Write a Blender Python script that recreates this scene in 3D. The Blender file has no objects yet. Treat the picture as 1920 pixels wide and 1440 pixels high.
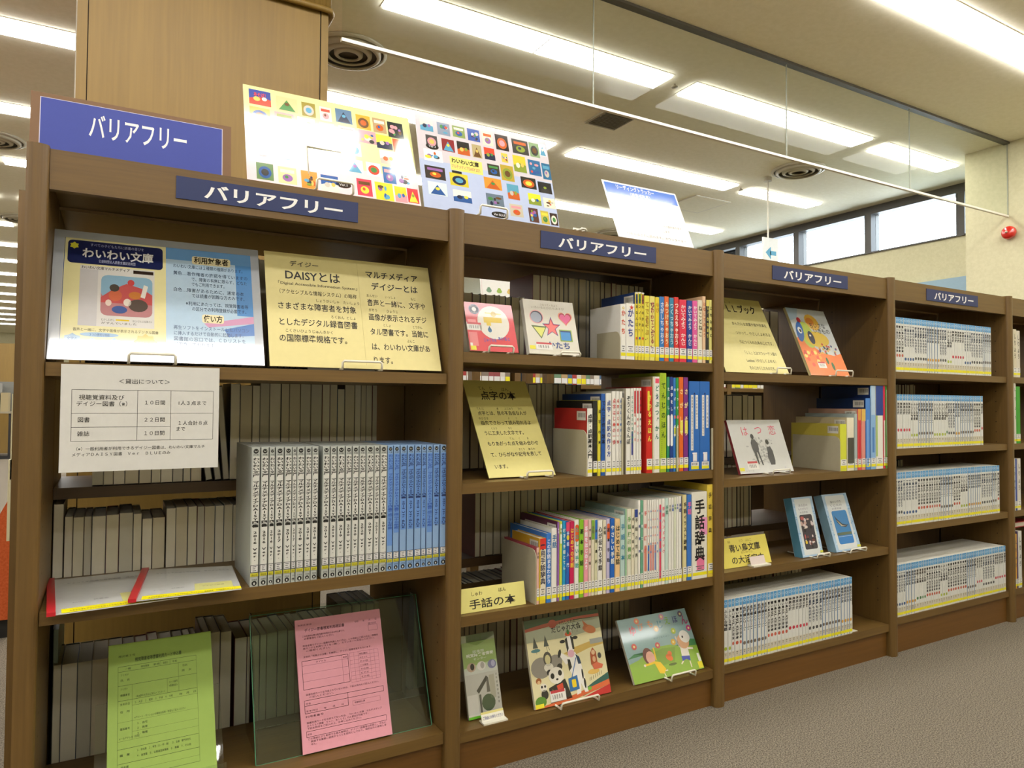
import bpy, math, random
from mathutils import Matrix, Vector
rnd = random.Random(7)
S = bpy.context.scene
COL = S.collection

# ---------------------------------------------------------------- camera, world, exposure
cam = bpy.data.cameras.new('camera'); cam.sensor_width = 36.0; cam.lens = 24.62
cam.clip_start = 0.02; cam.clip_end = 200
co = bpy.data.objects.new('camera', cam); COL.objects.link(co)
yaw, pitch, roll = math.radians(29.6391), math.radians(1.5436), math.radians(0.3987)
F0 = Vector((math.sin(yaw), math.cos(yaw), 0)); R0 = Vector((math.cos(yaw), -math.sin(yaw), 0)); U0 = Vector((0, 0, 1))
F2 = F0*math.cos(pitch) + U0*math.sin(pitch); U2 = -F0*math.sin(pitch) + U0*math.cos(pitch)
R3 = R0*math.cos(roll) + U2*math.sin(roll); U3 = -R0*math.sin(roll) + U2*math.cos(roll)
mw = Matrix((( R3.x, U3.x, -F2.x, 0.13941), (R3.y, U3.y, -F2.y, -1.60554), (R3.z, U3.z, -F2.z, 0.94376), (0, 0, 0, 1)))
co.matrix_world = mw
S.camera = co
W = bpy.data.worlds.new('daylight'); S.world = W; W.use_nodes = True
wn = W.node_tree.nodes; bg = wn['Background']; bg.inputs[0].default_value = (0.80, 0.90, 1.0, 1); bg.inputs[1].default_value = 14.0
S.view_settings.view_transform = 'Standard'; S.view_settings.look = 'None'
S.view_settings.gamma = 1.0; S.view_settings.use_curve_mapping = False
S.view_settings.exposure = 0.0
try:
    S.cycles.use_denoising = True
    S.cycles.max_bounces = 8; S.cycles.transparent_max_bounces = 16
    S.cycles.sample_clamp_indirect = 6.0; S.cycles.caustics_reflective = False; S.cycles.caustics_refractive = False
except Exception: pass

# ---------------------------------------------------------------- materials
def lin(h):
    c = [int(h[i:i+2], 16)/255 for i in (0, 2, 4)]
    return tuple((x/12.92 if x <= .04045 else ((x+.055)/1.055)**2.4) for x in c) + (1,)
MC = {}; ALB = .80   # printed inks and paper reflect a little less than their nominal colour
def M(h, rough=.55, spec=.4, metal=0.0, coat=0.0, name=None):
    k = (h, rough, spec, metal, coat)
    if k in MC: return MC[k]
    m = bpy.data.materials.new(name or 'paint_' + h.lower()); m.use_nodes = True; nt = m.node_tree; p = nt.nodes['Principled BSDF']
    c = tuple(x*ALB for x in lin(h)[:3]) + (1,)
    nz = nt.nodes.new('ShaderNodeTexNoise'); nz.inputs['Scale'].default_value = 60
    mx = nt.nodes.new('ShaderNodeMix'); mx.data_type = 'RGBA'
    mx.inputs[6].default_value = tuple(x*.96 for x in c[:3]) + (1,); mx.inputs[7].default_value = tuple(min(1, x*1.04) for x in c[:3]) + (1,)
    tc = nt.nodes.new('ShaderNodeTexCoord'); nt.links.new(tc.outputs['Object'], nz.inputs['Vector'])
    nt.links.new(nz.outputs['Fac'], mx.inputs[0]); nt.links.new(mx.outputs[2], p.inputs['Base Color'])
    p.inputs['Roughness'].default_value = rough; p.inputs['Specular IOR Level'].default_value = spec
    p.inputs['Metallic'].default_value = metal; p.inputs['Coat Weight'].default_value = coat; p.inputs['Coat Roughness'].default_value = .05; p.inputs['Coat IOR'].default_value = 1.8
    MC[k] = m; return m
def wood(name, a, b, axis=0, rough=.42, scale=1.0):
    m = bpy.data.materials.new(name); m.use_nodes = True; nt = m.node_tree; p = nt.nodes['Principled BSDF']; L = nt.links
    tc = nt.nodes.new('ShaderNodeTexCoord'); mp = nt.nodes.new('ShaderNodeMapping')
    sc = [140*scale]*3; sc[axis] = 5*scale; mp.inputs['Scale'].default_value = sc
    geo = nt.nodes.new('ShaderNodeNewGeometry')
    L.new(geo.outputs['Position'], mp.inputs['Vector'])
    n1 = nt.nodes.new('ShaderNodeTexNoise'); n1.inputs['Scale'].default_value = 1; n1.inputs['Detail'].default_value = 5; L.new(mp.outputs[0], n1.inputs['Vector'])
    mp2 = nt.nodes.new('ShaderNodeMapping'); s2 = [9*scale]*3; s2[axis] = .8*scale; mp2.inputs['Scale'].default_value = s2; L.new(geo.outputs['Position'], mp2.inputs['Vector'])
    n2 = nt.nodes.new('ShaderNodeTexNoise'); n2.inputs['Scale'].default_value = 1; n2.inputs['Detail'].default_value = 3; L.new(mp2.outputs[0], n2.inputs['Vector'])
    ad = nt.nodes.new('ShaderNodeMath'); ad.operation = 'MULTIPLY_ADD'; L.new(n1.outputs['Fac'], ad.inputs[0]); ad.inputs[1].default_value = .55
    hf = nt.nodes.new('ShaderNodeMath'); hf.operation = 'MULTIPLY'; hf.inputs[1].default_value = .5; L.new(n2.outputs['Fac'], hf.inputs[0]); L.new(hf.outputs[0], ad.inputs[2])
    cr = nt.nodes.new('ShaderNodeValToRGB'); cr.color_ramp.elements[0].position = .3; cr.color_ramp.elements[1].position = .75
    cr.color_ramp.elements[0].color = lin(a); cr.color_ramp.elements[1].color = lin(b)
    L.new(ad.outputs[0], cr.inputs[0]); L.new(cr.outputs[0], p.inputs['Base Color'])
    bp = nt.nodes.new('ShaderNodeBump'); bp.inputs['Strength'].default_value = .06; bp.inputs['Distance'].default_value = .001; L.new(n1.outputs['Fac'], bp.inputs['Height']); L.new(bp.outputs[0], p.inputs['Normal'])
    p.inputs['Roughness'].default_value = rough; p.inputs['Specular IOR Level'].default_value = .45
    return m
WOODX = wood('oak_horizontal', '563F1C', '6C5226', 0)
WOODZ = wood('oak_vertical', '563F1C', '6A5026', 2)
WOODY = wood('oak_depth', '5A4424', '6E5630', 1)
PLINTH = wood('oak_plinth', '5A3C16', '6C481C', 0)
COLWOOD = wood('column_veneer', '785E28', '866A2E', 2, .5, .8)
SHADEWOOD = wood('shaded_shelf_wood', '3C2A16', '4C361E', 0)  # shelf wood with the shade of the underlit far side put into its colour
def speckle(name, a, b, sc, rough=.9, bump=.3, det=4, lo=.38, hi=.64):
    m = bpy.data.materials.new(name); m.use_nodes = True; nt = m.node_tree; p = nt.nodes['Principled BSDF']; L = nt.links
    geo = nt.nodes.new('ShaderNodeNewGeometry'); n = nt.nodes.new('ShaderNodeTexNoise'); n.inputs['Scale'].default_value = sc; n.inputs['Detail'].default_value = det; n.inputs['Roughness'].default_value = .7
    L.new(geo.outputs['Position'], n.inputs['Vector'])
    cr = nt.nodes.new('ShaderNodeValToRGB'); cr.color_ramp.elements[0].position = lo; cr.color_ramp.elements[1].position = hi
    cr.color_ramp.elements[0].color = lin(a); cr.color_ramp.elements[1].color = lin(b); L.new(n.outputs['Fac'], cr.inputs[0]); L.new(cr.outputs[0], p.inputs['Base Color'])
    bp = nt.nodes.new('ShaderNodeBump'); bp.inputs['Strength'].default_value = bump; bp.inputs['Distance'].default_value = .003; L.new(n.outputs['Fac'], bp.inputs['Height']); L.new(bp.outputs[0], p.inputs['Normal'])
    p.inputs['Roughness'].default_value = rough; p.inputs['Specular IOR Level'].default_value = .2
    return m
CARPET = speckle('loop_carpet', '3C362C', '8C8270', 260, .95, .6)
CEIL = speckle('ceiling_board', 'EEEAD4', 'F4F0DC', 30, .9, .05)
WALLM = speckle('cream_wallpaper', 'C0BA98', 'C8C2A0', 40, .85, .05)
SOFA = speckle('orange_vinyl', 'A8481E', 'BC5A2C', 120, .6, .3)
def emis(name, h, st):
    m = bpy.data.materials.new(name); m.use_nodes = True; p = m.node_tree.nodes['Principled BSDF']
    p.inputs['Base Color'].default_value = (.9, .9, .9, 1); p.inputs['Emission Color'].default_value = lin(h); p.inputs['Emission Strength'].default_value = st
    return m
LAMP = emis('fluorescent_diffuser', 'FFFCFA', 17.5)
def glassmat(name, tint, fac=.08, rough=.02):
    m = bpy.data.materials.new(name); m.use_nodes = True; nt = m.node_tree; nt.nodes.remove(nt.nodes['Principled BSDF'])
    out = nt.nodes['Material Output']; tr = nt.nodes.new('ShaderNodeBsdfTransparent'); tr.inputs[0].default_value = tint
    gl = nt.nodes.new('ShaderNodeBsdfGlossy'); gl.inputs['Roughness'].default_value = rough
    lw = nt.nodes.new('ShaderNodeFresnel'); lw.inputs['IOR'].default_value = 1.45
    mu = nt.nodes.new('ShaderNodeMath'); mu.operation = 'MULTIPLY'; mu.inputs[1].default_value = fac/.04; nt.links.new(lw.outputs[0], mu.inputs[0])
    mx = nt.nodes.new('ShaderNodeMixShader'); nt.links.new(mu.outputs[0], mx.inputs[0]); nt.links.new(tr.outputs[0], mx.inputs[1]); nt.links.new(gl.outputs[0], mx.inputs[2]); nt.links.new(mx.outputs[0], out.inputs[0])
    return m
PANEG = glassmat('clear_pane', (.97, .99, 1, 1), .04)
SCREENG = glassmat('smoke_screen_glass', (.955, .975, .96, 1), .0006)
ACRYL = glassmat('green_tinted_acrylic', (.93, .975, .945, 1), .05)
ACEDGE = M('4E8A68', .15, .6)
CLEAR = glassmat('clear_acrylic', (.93, .95, .93, 1), .06)
WIRE = M('E6E0CC', .35, .5); STEEL = M('9A9078', .5, .4); BLACK = M('1E1C1A', .5); WHITE = M('ECE8DE', .6)

ONES = ['', 'first', 'second', 'third', 'fourth', 'fifth', 'sixth', 'seventh', 'eighth', 'ninth', 'tenth', 'eleventh', 'twelfth', 'thirteenth', 'fourteenth', 'fifteenth', 'sixteenth', 'seventeenth', 'eighteenth', 'nineteenth']
TENS = {2: ('twentieth', 'twenty'), 3: ('thirtieth', 'thirty'), 4: ('fortieth', 'forty'), 5: ('fiftieth', 'fifty'), 6: ('sixtieth', 'sixty'), 7: ('seventieth', 'seventy'), 8: ('eightieth', 'eighty'), 9: ('ninetieth', 'ninety')}
def nth(n): return ONES[n] if n < 20 else (TENS[n//10][0] if n % 10 == 0 else TENS[n//10][1]+'-'+ONES[n % 10])
# ---------------------------------------------------------------- mesh builder
class MB:
    def __init__(s): s.v = []; s.f = []; s.m = []; s.mats = []
    def mi(s, m):
        if m not in s.mats: s.mats.append(m)
        return s.mats.index(m)
    def poly(s, pts, m):
        n = len(s.v); s.v += [tuple(p) for p in pts]; s.f.append(tuple(range(n, n+len(pts)))); s.m.append(s.mi(m)); return s
    def mesh(s, vs, fs, m):
        n = len(s.v); s.v += vs; i = s.mi(m)
        for f in fs: s.f.append(tuple(n+k for k in f)); s.m.append(i)
        return s
    def box(s, a, b, m):
        (x0, y0, z0), (x1, y1, z1) = a, b
        if x0 > x1: x0, x1 = x1, x0
        if y0 > y1: y0, y1 = y1, y0
        if z0 > z1: z0, z1 = z1, z0
        s.mesh([(x0,y0,z0),(x1,y0,z0),(x1,y1,z0),(x0,y1,z0),(x0,y0,z1),(x1,y0,z1),(x1,y1,z1),(x0,y1,z1)],
               [(0,3,2,1),(4,5,6,7),(0,1,5,4),(1,2,6,5),(2,3,7,6),(3,0,4,7)], m); return s
    def prism(s, prof, a, b, m, axis='z'):
        n = len(prof)
        def P(p, t): return {'z': (p[0], p[1], t), 'x': (t, p[0], p[1]), 'y': (p[0], t, p[1])}[axis]
        vs = [P(p, a) for p in prof] + [P(p, b) for p in prof]
        fs = [tuple(range(n-1, -1, -1)), tuple(range(n, 2*n))] + [(i, (i+1) % n, n+(i+1) % n, n+i) for i in range(n)]
        s.mesh(vs, fs, m); return s
    def tube(s, pts, r, m, n=6):
        pts = [Vector(p) for p in pts]; rings = []
        for i, p in enumerate(pts):
            d = (pts[min(i+1, len(pts)-1)] - pts[max(i-1, 0)]).normalized()
            a = d.orthogonal().normalized() if i == 0 else (last - d*last.dot(d)).normalized(); last = a; b = d.cross(a)
            rings.append([tuple(p + (a*math.cos(t)+b*math.sin(t))*r) for t in [2*math.pi*k/n for k in range(n)]])
        vs = [v for q in rings for v in q]; fs = []
        for i in range(len(pts)-1):
            for k in range(n): fs.append((i*n+k, i*n+(k+1) % n, (i+1)*n+(k+1) % n, (i+1)*n+k))
        fs += [tuple(range(n-1, -1, -1)), tuple(range((len(pts)-1)*n, len(pts)*n))]
        s.mesh(vs, fs, m); return s
    def lathe(s, prof, c, m, n=24, axis='z'):
        vs = []; k = len(prof)
        for i in range(n):
            a = 2*math.pi*i/n
            for r, h in prof:
                q = (r*math.cos(a), r*math.sin(a), h)
                if axis == 'x': q = (h, r*math.cos(a), r*math.sin(a))
                vs.append((c[0]+q[0], c[1]+q[1], c[2]+q[2]))
        fs = []
        for i in range(n):
            j = (i+1) % n
            for t in range(k-1): fs.append((i*k+t, j*k+t, j*k+t+1, i*k+t+1))
        s.mesh(vs, fs, m); return s
    def build(s, name, parent=None, smooth=False):
        me = bpy.data.meshes.new(name); me.from_pydata(s.v, [], s.f)
        for m in s.mats: me.materials.append(m)
        me.polygons.foreach_set('material_index', s.m)
        if smooth: me.polygons.foreach_set('use_smooth', [True]*len(s.f))
        me.update(); o = bpy.data.objects.new(name, me); COL.objects.link(o)
        if parent: o.parent = parent
        return o
def tag(o, label, cat, group=None, kind=None):
    if label: o['label'] = label
    if cat: o['category'] = cat
    if group: o['group'] = group
    if kind: o['kind'] = kind
    return o
def thing(name, loc, label, cat, group=None, rot=(0, 0, 0)):
    o = bpy.data.objects.new(name, None); COL.objects.link(o); o.location = loc; o.rotation_euler = rot; o.empty_display_size = .05
    return tag(o, label, cat, group)
def struct(o): o['kind'] = 'structure'; return o
def copy_part(o, parent, name=None):
    c = o.copy(); COL.objects.link(c); c.parent = parent; return c
def copy_tree(o, parent=None):
    c = o.copy(); COL.objects.link(c); c.parent = parent
    for ch in KIDS.get(o.name, [x for x in o.children]): copy_tree(ch, c)
    return c
KIDS = {}

# ---------------------------------------------------------------- lettering
GC = {}
def glyph(ch, off=0.0):
    k = (ch, off)
    if k in GC: return GC[k]
    c = bpy.data.curves.new('t', 'FONT'); c.size = 1; c.resolution_u = 2; c.offset = off; c.body = ch
    o = bpy.data.objects.new('t', c); m = o.to_mesh()
    vs = [(v.co.x, v.co.y) for v in m.vertices]; fs = [tuple(p.vertices) for p in m.polygons]; w1 = max([v[0] for v in vs] or [0])
    o.to_mesh_clear(); c.body = ch + ch; m = o.to_mesh(); w2 = max([v.co.x for v in m.vertices] or [0]); o.to_mesh_clear()
    adv = w2 - w1 if vs else (.3 if ch == ' ' else 1.0)
    bpy.data.objects.remove(o); bpy.data.curves.remove(c)
    GC[k] = (vs, fs, adv); return GC[k]
ROTV = 'ー－（）…'
class Sheet:
    """prints on the front (local -y) face of a w x h board whose lower left front corner is the local origin"""
    def __init__(s, w, h, y0=0.0, gloss=(.5, .4, 0)):
        s.w = w; s.h = h; s.y0 = y0; s.pic = MB(); s.txt = MB(); s.g = gloss; s.k = 0
    def y(s, l): return s.y0 - .00025 - l*.00012
    def m(s, c): return M(c, s.g[0], s.g[1], 0, s.g[2])
    def poly(s, pts, c, l=0): s.pic.poly([(u*s.w, s.y(l), (1-v)*s.h) for u, v in pts], s.m(c))
    def rect(s, u0, v0, u1, v1, c, l=0): s.poly([(u0, v1), (u1, v1), (u1, v0), (u0, v0)], c, l)
    def rrect(s, u0, v0, u1, v1, r, c, l=0):
        a = s.w/s.h; pts = []
        for cx, cy, t0 in ((u1-r, v1-r*a, 0), (u0+r, v1-r*a, 90), (u0+r, v0+r*a, 180), (u1-r, v0+r*a, 270)):
            for t in (0, 30, 60, 90):
                q = math.radians(t0+t); pts.append((cx+r*math.cos(q), cy+r*a*math.sin(q)))
        s.poly(pts[::-1], c, l)
    def ell(s, u, v, ru, rv, c, l=0, n=16, rot=0):
        pts = []
        for i in range(n):
            t = -2*math.pi*i/n; x = ru*s.w*math.cos(t); y = rv*s.h*math.sin(t)
            pts.append((u+(x*math.cos(rot)-y*math.sin(rot))/s.w, v+(x*math.sin(rot)+y*math.cos(rot))/s.h))
        s.poly(pts, c, l)
    def star(s, u, v, r, c, l=0, k=.42, n=5, a0=0):
        a = s.w/s.h
        s.pic.mesh([(u*s.w, s.y(l), (1-v)*s.h)] + [((u+(r if i % 2 == 0 else r*k)*math.sin(math.pi*i/n+a0))*s.w, s.y(l), (1-(v-(r if i % 2 == 0 else r*k)*a*math.cos(math.pi*i/n+a0)))*s.h) for i in range(2*n)],
                   [(0, 1+(i+1) % (2*n), 1+i) for i in range(2*n)], s.m(c))
    def line(s, u0, v0, u1, v1, t, c, l=0, txt=False):
        x0, z0, x1, z1 = u0*s.w, (1-v0)*s.h, u1*s.w, (1-v1)*s.h; d = math.hypot(x1-x0, z1-z0) or 1; nx, nz = -(z1-z0)/d*t/2, (x1-x0)/d*t/2
        (s.txt if txt else s.pic).poly([(x0-nx, s.y(l), z0-nz), (x1-nx, s.y(l), z1-nz), (x1+nx, s.y(l), z1+nz), (x0+nx, s.y(l), z0+nz)], s.m(c))
    def frame(s, u0, v0, u1, v1, t, c, l=1):
        for a in ((u0, v0, u1, v0), (u0, v1, u1, v1), (u0, v0, u0, v1), (u1, v0, u1, v1)): s.line(*a, t, c, l)
    def text(s, u, v, size, st, c='221E1A', w=None, l=3, bold=0.0, align='l', dv=0.0):
        """baseline at v, size = glyph height as a fraction of h; w = width the line is fitted to (fraction of w); dv = drop of the line over its width"""
        gs = [glyph(ch, bold) for ch in st]; tot = sum(g[2] for g in gs) or 1; sz = size*s.h
        sx = sz if w is None else w*s.w/tot
        x = u*s.w - (tot*sx/2 if align == 'c' else 0); z = (1-v)*s.h; y = s.y(l); m = s.m(c)
        for vs, fs, adv in gs:
            s.txt.mesh([(x+a*sx, y, z+b*sz) for a, b in vs], fs, m); x += adv*sx
    def vtext(s, u, v0, v1, st, c, width, l=3, bold=0.0):
        """vertical column centred on u from v0 down to v1, glyph width fraction of w"""
        n = len(st); step = (v1-v0)*s.h/max(n, 1); sx = width*s.w; sz = min(step*.96, sx*1.25); z = (1-v0)*s.h; y = s.y(l); m = s.m(c)
        for ch in st:
            vs, fs, adv = glyph(ch, bold)
            if ch in ROTV: vs = [((b-.38)*1.0+.5, .38-(a-.5)) for a, b in vs]; adv = 1
            o = (1-adv)/2 if adv < .95 else 0
            s.txt.mesh([(u*s.w+(a+o-.5)*sx, y, z-step/2+(b-.38)*sz) for a, b in vs], fs, m); z -= step
    def finish(s, parent, tname='lettering', pname='printed_picture'):
        r = []
        if s.pic.f: r.append(s.pic.build(pname, parent))
        if s.txt.f: o = s.txt.build(tname, parent); o['kind'] = 'stuff'; r.append(o)
        return r
# ---------------------------------------------------------------- the room
CZ = 2.70; RX = 5.281; WX = 5.934; CUR = 0.784
def sb(name, a, b, m, parent=None):
    o = MB().box(a, b, m).build(name, parent)
    return struct(o) if parent is None else o
sb('floor', (-9, -5, -.1), (6.2, 21, 0), CARPET)
sb('ceiling', (-9, -5, CZ), (6.2, 21, CZ+.1), CEIL)
sb('wall_left', (-9.1, -5, 0), (-9, 21, CZ), WALLM)
sb('wall_front', (-9, -5.1, 0), (RX, -5, CZ), WALLM)
wb = sb('wall_back', (-9, 21, 0), (6.2, 21.1, CZ), WALLM)
sb('wall_right', (RX, -5, 0), (6.2, 1.051, CZ), WALLM)
sb('wall_window_side', (WX, 1.051, 0), (6.2, 21, 2.285), WALLM)
# clerestory windows along the recessed wall
FR = M('4A463E', .45, .5, name='bronze_window_frame'); y0 = 1.05; n = 0
muls = [1.43, 2.21, 2.96, 3.70]; ys = [1.05] + muls
while ys[-1] < 20: ys.append(ys[-1]+.765)
WN = 1
for i in range(len(ys)-1):
    a, b = ys[i], ys[i+1]
    t = bpy.data.objects.new('window_%d' % WN, None); COL.objects.link(t); t.location = (WX, a, 2.285); struct(t); WN += 1
    f = MB(); h = CZ-2.285
    f.box((-.02, .0, h-.07), (.10, b-a, h), FR)
    f.box((-.02, b-a-.045, 0), (.10, b-a, h-.07), FR); f.box((-.015, 0, 0), (.08, b-a-.045, .012), FR)
    f.box((0, .012, .012), (.03, .03, h-.07), FR)
    f.build('window_frame', t)
    MB().box((.045, .02, .01), (.051, b-a-.045, h-.07), PANEG).build('window_pane', t)
# fire-smoke screen of glass hanging from the ceiling
sm = thing('smoke_screen', (0, CUR, CZ), 'row of frameless glass panes hanging under the ceiling as a smoke barrier', 'glass screen')
TR = M('5A574E', .5, .5); WR = M('F2EEE0', .4, .5)
seams = [.805, 1.888, 3.104, 4.173, RX]
for a, b in zip(seams[:-1], seams[1:]):
    MB().box((a+.003, -.003, -.49), (b-.003, .003, -.004), SCREENG).build('pane', sm)
    MB().box((b-.003, -.0032, -.49), (b, .0032, -.004), M('A9AA98', .4, .5)).build('seam_strip', sm)
MB().box((.805, -.008, -.502), (RX-.005, .008, -.490), WR).build('bottom_rail', sm)
MB().box((.805, -.018, -.014), (RX-.005, .018, -.001), TR).build('top_channel', sm)
# ceiling lights, one thing for every fixture
proto = None
def make_light():
    t = thing('ceiling_light', (0, 0, 0), None, 'ceiling light')
    f = MB(); L = 1.575; Wd = .175
    for a, b in (((0, 0), (L, .008)), ((0, Wd-.008), (L, Wd)), ((0, .008), (.008, Wd-.008)), ((L-.008, .008), (L, Wd-.008))):
        f.box((a[0], a[1], -.003), (b[0], b[1], -.001), M('F0ECDC', .5))
    f.build('frame', t)
    MB().box((.010, .010, -.014), (L-.010, Wd-.010, -.002), LAMP).build('diffuser', t)  # shaped proud of the ceiling so its glowing sides brighten the boards
    MB().box((L/2-.003, .008, -.0155), (L/2+.003, Wd-.008, -.0142), M('D8D2C0', .5)).build('divider', t)
    return t
rows = [(-3.7, 'f'), (-2.6, 'f'), (-1.50, 'f'), (-.53, 'f'), (.042, 'f')] + [(1.175+1.133*k, k) for k in range(0, 16)]
fr = 0
for y, k in rows:
    for j in range(-4, 3):
        x = 1.134+1.735*j
        if k != 'f' and (j == 2 or (k >= 5 and j > 0) or (k == 0 and j == -1)): continue
        if proto is None: proto = make_light(); t = proto
        else: t = copy_tree(proto)
        t.location = (x, y, CZ)
        if j == 2: t.scale = (.41, 1, 1)
        col = nth(j+5)+' along'
        if k == 'f': t['label'] = 'long ceiling light before the glass screen, %s row from the room side, %s' % (nth([-3.7, -2.6, -1.50, -.53, .042].index(y)+1), col); t['group'] = 'ceiling lights before the glass screen'
        elif k < 5: t['label'] = 'ceiling light in the %s row beyond the glass screen, %s' % (nth(k+1), col); t['group'] = 'ceiling lights behind the glass screen'
        else: t['label'] = 'distant ceiling light, %s row beyond the glass screen, %s' % (nth(k+1), col); t['group'] = 'distant ceiling lights'
for k in (0, 1, 2, 3):
    t = copy_tree(proto); t.location = (4.604, 1.175+1.133*k, CZ); t.scale = (.54, 1, 1)
    t['label'] = 'short ceiling light at the window end of the %s row beyond the glass screen' % nth(k+1); t['group'] = 'short ceiling lights by the windows'
# air diffusers, hatch, sprinklers
DF = M('D6D0BC', .5); DK = M('6A665A', .6)
def diffuser(x, y, lab):
    t = thing('air_diffuser', (x, y, CZ), lab, 'air vent', 'round air diffusers')
    b = MB(); b.lathe([(.19, -.001), (.19, -.01), (.175, -.014)], (0, 0, 0), DF, 32)
    b.build('rim', t, True)
    for r in (.14, .095, .05):
        MB().lathe([(r+.022, -.006), (r+.02, -.02), (r, -.03), (r, -.02)], (0, 0, 0), DF, 32).build('ring', t, True)
    MB().lathe([(.175, -.003), (.001, -.003)], (0, 0, 0), DK, 32).build('throat', t)
diffuser(4.552, 1.848, 'round ceiling diffuser above the third bay, right of the hanging sign')
diffuser(1.13, 1.815, 'round ceiling diffuser right of the wooden column')
diffuser(4.584, 4.116, 'round ceiling diffuser peeking over the second bay header')
diffuser(-.60, 4.18, 'round ceiling diffuser at the far left of the view')
diffuser(-.66, 6.6, 'round ceiling diffuser far back on the left')
t = thing('ceiling_vent', (2.773, 1.815, CZ), 'square dark grille in the ceiling behind the glass screen', 'air vent')
MB().box((-.115, -.115, -.012), (.115, .115, -.001), M('C2BCA6', .6)).build('frame', t)
g = MB()
for i in range(12): g.box((-.1, -.1+i*.0167, -.018), (.1, -.092+i*.0167, -.012), M('77705E', .6))
g.build('grille', t)
t = thing('access_hatch', (4.56, 2.9, CZ), 'square access hatch outlined in the ceiling beyond the diffuser', 'hatch')
MB().box((-.2, -.2, -.006), (.2, .2, -.001), M('F0ECE0', .5)).build('frame', t); MB().box((-.188, -.188, -.007), (.188, .188, -.0061), CEIL).build('lid', t)
for x, y, s in ((2.782, 1.258, 'first and second lights'), (4.53, 2.38, 'lights of the second row')):
    t = thing('sprinkler', (x, y, CZ), 'tiny ceiling sprinkler in the gap between the %s' % s, 'sprinkler')
    MB().lathe([(.001, -.022), (.018, -.02), (.018, -.016), (.006, -.012), (.006, -.001)], (0, 0, 0), STEEL, 12).build('head', t, True)
# fire bell on the right wall
t = thing('alarm_bell', (RX, .766, 2.088), 'round red fire alarm bell on the cream wall', 'alarm bell')
MB().lathe([(.03, -.002), (.03, -.022), (.044, -.024), (.044, -.036), (.038, -.05), (.022, -.058), (.001, -.061)], (0, 0, 0), M('D0281E', .2, .6, 0, .5), 32, 'x').build('gong', t, True)
MB().lathe([(.008, -.0605), (.008, -.066), (.001, -.068)], (0, .001, .002), M('C8B8A0', .3, .5, .6), 12, 'x').build('cap', t, True)
# hanging direction sign
t = thing('hanging_sign', (4.506, 2.09, CZ), 'white hanging sign with a light blue arrow on a thin rod', 'sign')
MB().tube([(0, 0, -.001), (0, 0, -.03)], .03, M('CFC9B6', .5), 12).tube([(0, 0, -.03), (0, 0, -.47)], .006, WIRE, 8).build('rod', t)
sp = MB().box((-.06, -.006, -.80), (.11, .006, -.47), M('F4F6F4', .4)).build('sign_plate', t)
sh = Sheet(.17, .33, -.006); sh.poly([(.15, .35), (.5, .2), (.5, .5)], '5AA8CC', 1); sh.rect(.45, .3, .85, .4, '5AA8CC', 1)
o = sh.finish(t, pname='arrow')[0]; o.location = (-.06, 0, -.80)
# blue panel low on the window-side wall
t = thing('wall_panel', (WX, 1.06, 1.55), 'pale blue board fixed low on the cream wall below the windows', 'board')
MB().box((-.03, 0, 0), (-.001, 1.0, .41), M('9CB8C8', .6)).build('board', t)
# wood clad column with a ribbed collar
t = struct(bpy.data.objects.new('column', None)); COL.objects.link(t); t.location = (.018, .95, 0)
CW, CD = .785, .62
MB().box((.012, .006, 0), (CW-.02, CD, CZ-.002), M('3A2C1C', .7)).build('core', t)
MB().box((0, 0, 0), (.028, .03, CZ-.003), COLWOOD).build('corner_post', t); MB().box((CW-.026, 0, 0), (CW, .03, CZ-.003), COLWOOD).build('corner_post', t)
MB().box((.031, .001, .27), (CW-.030, .025, CZ-.003), COLWOOD).build('veneer_panel', t)
MB().box((.031, .001, .0), (CW-.030, .025, .262), COLWOOD).build('veneer_panel', t)
MB().box((0, .03, 0), (.02, CD, CZ-.003), COLWOOD).build('side_panel', t); MB().box((CW-.02, .03, 0), (CW, CD, CZ-.003), COLWOOD).build('side_panel', t)
for i in range(29):
    MB().lathe([(.0, 2.385), (.0145, 2.385), (.0145, CZ-.004), (0, CZ-.004)], (.375+.0145*i, -.0, 0), COLWOOD, 8).build('rib', t, True)
MB().tube([(.36, -.016, 2.380), (.765, -.016, 2.380), (.79, -.012, 2.380), (.80, .01, 2.380), (.802, .3, 2.380)], .011, COLWOOD, 8).build('rib_trim', t, True)
MB().box((-.012, .18, 1.2), (-.007, .20, 2.62), M('E2DCCC', .5)).build('edge_strip', t)
# far things seen through the gap at the left
t = thing('bench_seat', (0, 1.8, 0), 'orange vinyl bench end at the left edge beside the bookcase', 'bench')
MB().prism([(-1.3, .075), (-.189, .075), (-.189, .53), (-.2, .556), (-.215, .545), (-.33, .30), (-.40, .26), (-1.3, .26)], 0, .9, SOFA, 'y').build('upholstery', t)
MB().box((-1.28, .02, 0), (-.20, .88, .073), BLACK).build('plinth', t)
t = thing('display_rack', (-1.27, 12, 0), 'grey metal rack with papers far away at the left edge', 'rack')
MB().box((-.9, 0, .72), (0, .4, .75), STEEL).box((-.9, .38, .75), (0, .4, 1.23), M('7A7A72', .5)).build('shelf', t)
for x in (-.88, -.03): MB().box((x, .02, .0), (x+.03, .05, .72), BLACK).build('leg', t)
MB().box((-.9, 0, 0), (0, .4, .05), BLACK).build('base', t)
MB().box((-.5, .02, .75), (-.15, .3, 1.20), M('9A988E', .6)).build('papers', t); MB().box((-.14, .02, .75), (-.04, .3, 1.05), M('A89870', .6)).build('papers', t)
t = tag(MB().box((-6, 13.5, 0), (-1.2, 13.6, 1.93), COLWOOD).build('partition_board'), 'brown wooden partition far behind at the left edge', 'partition')
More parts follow.
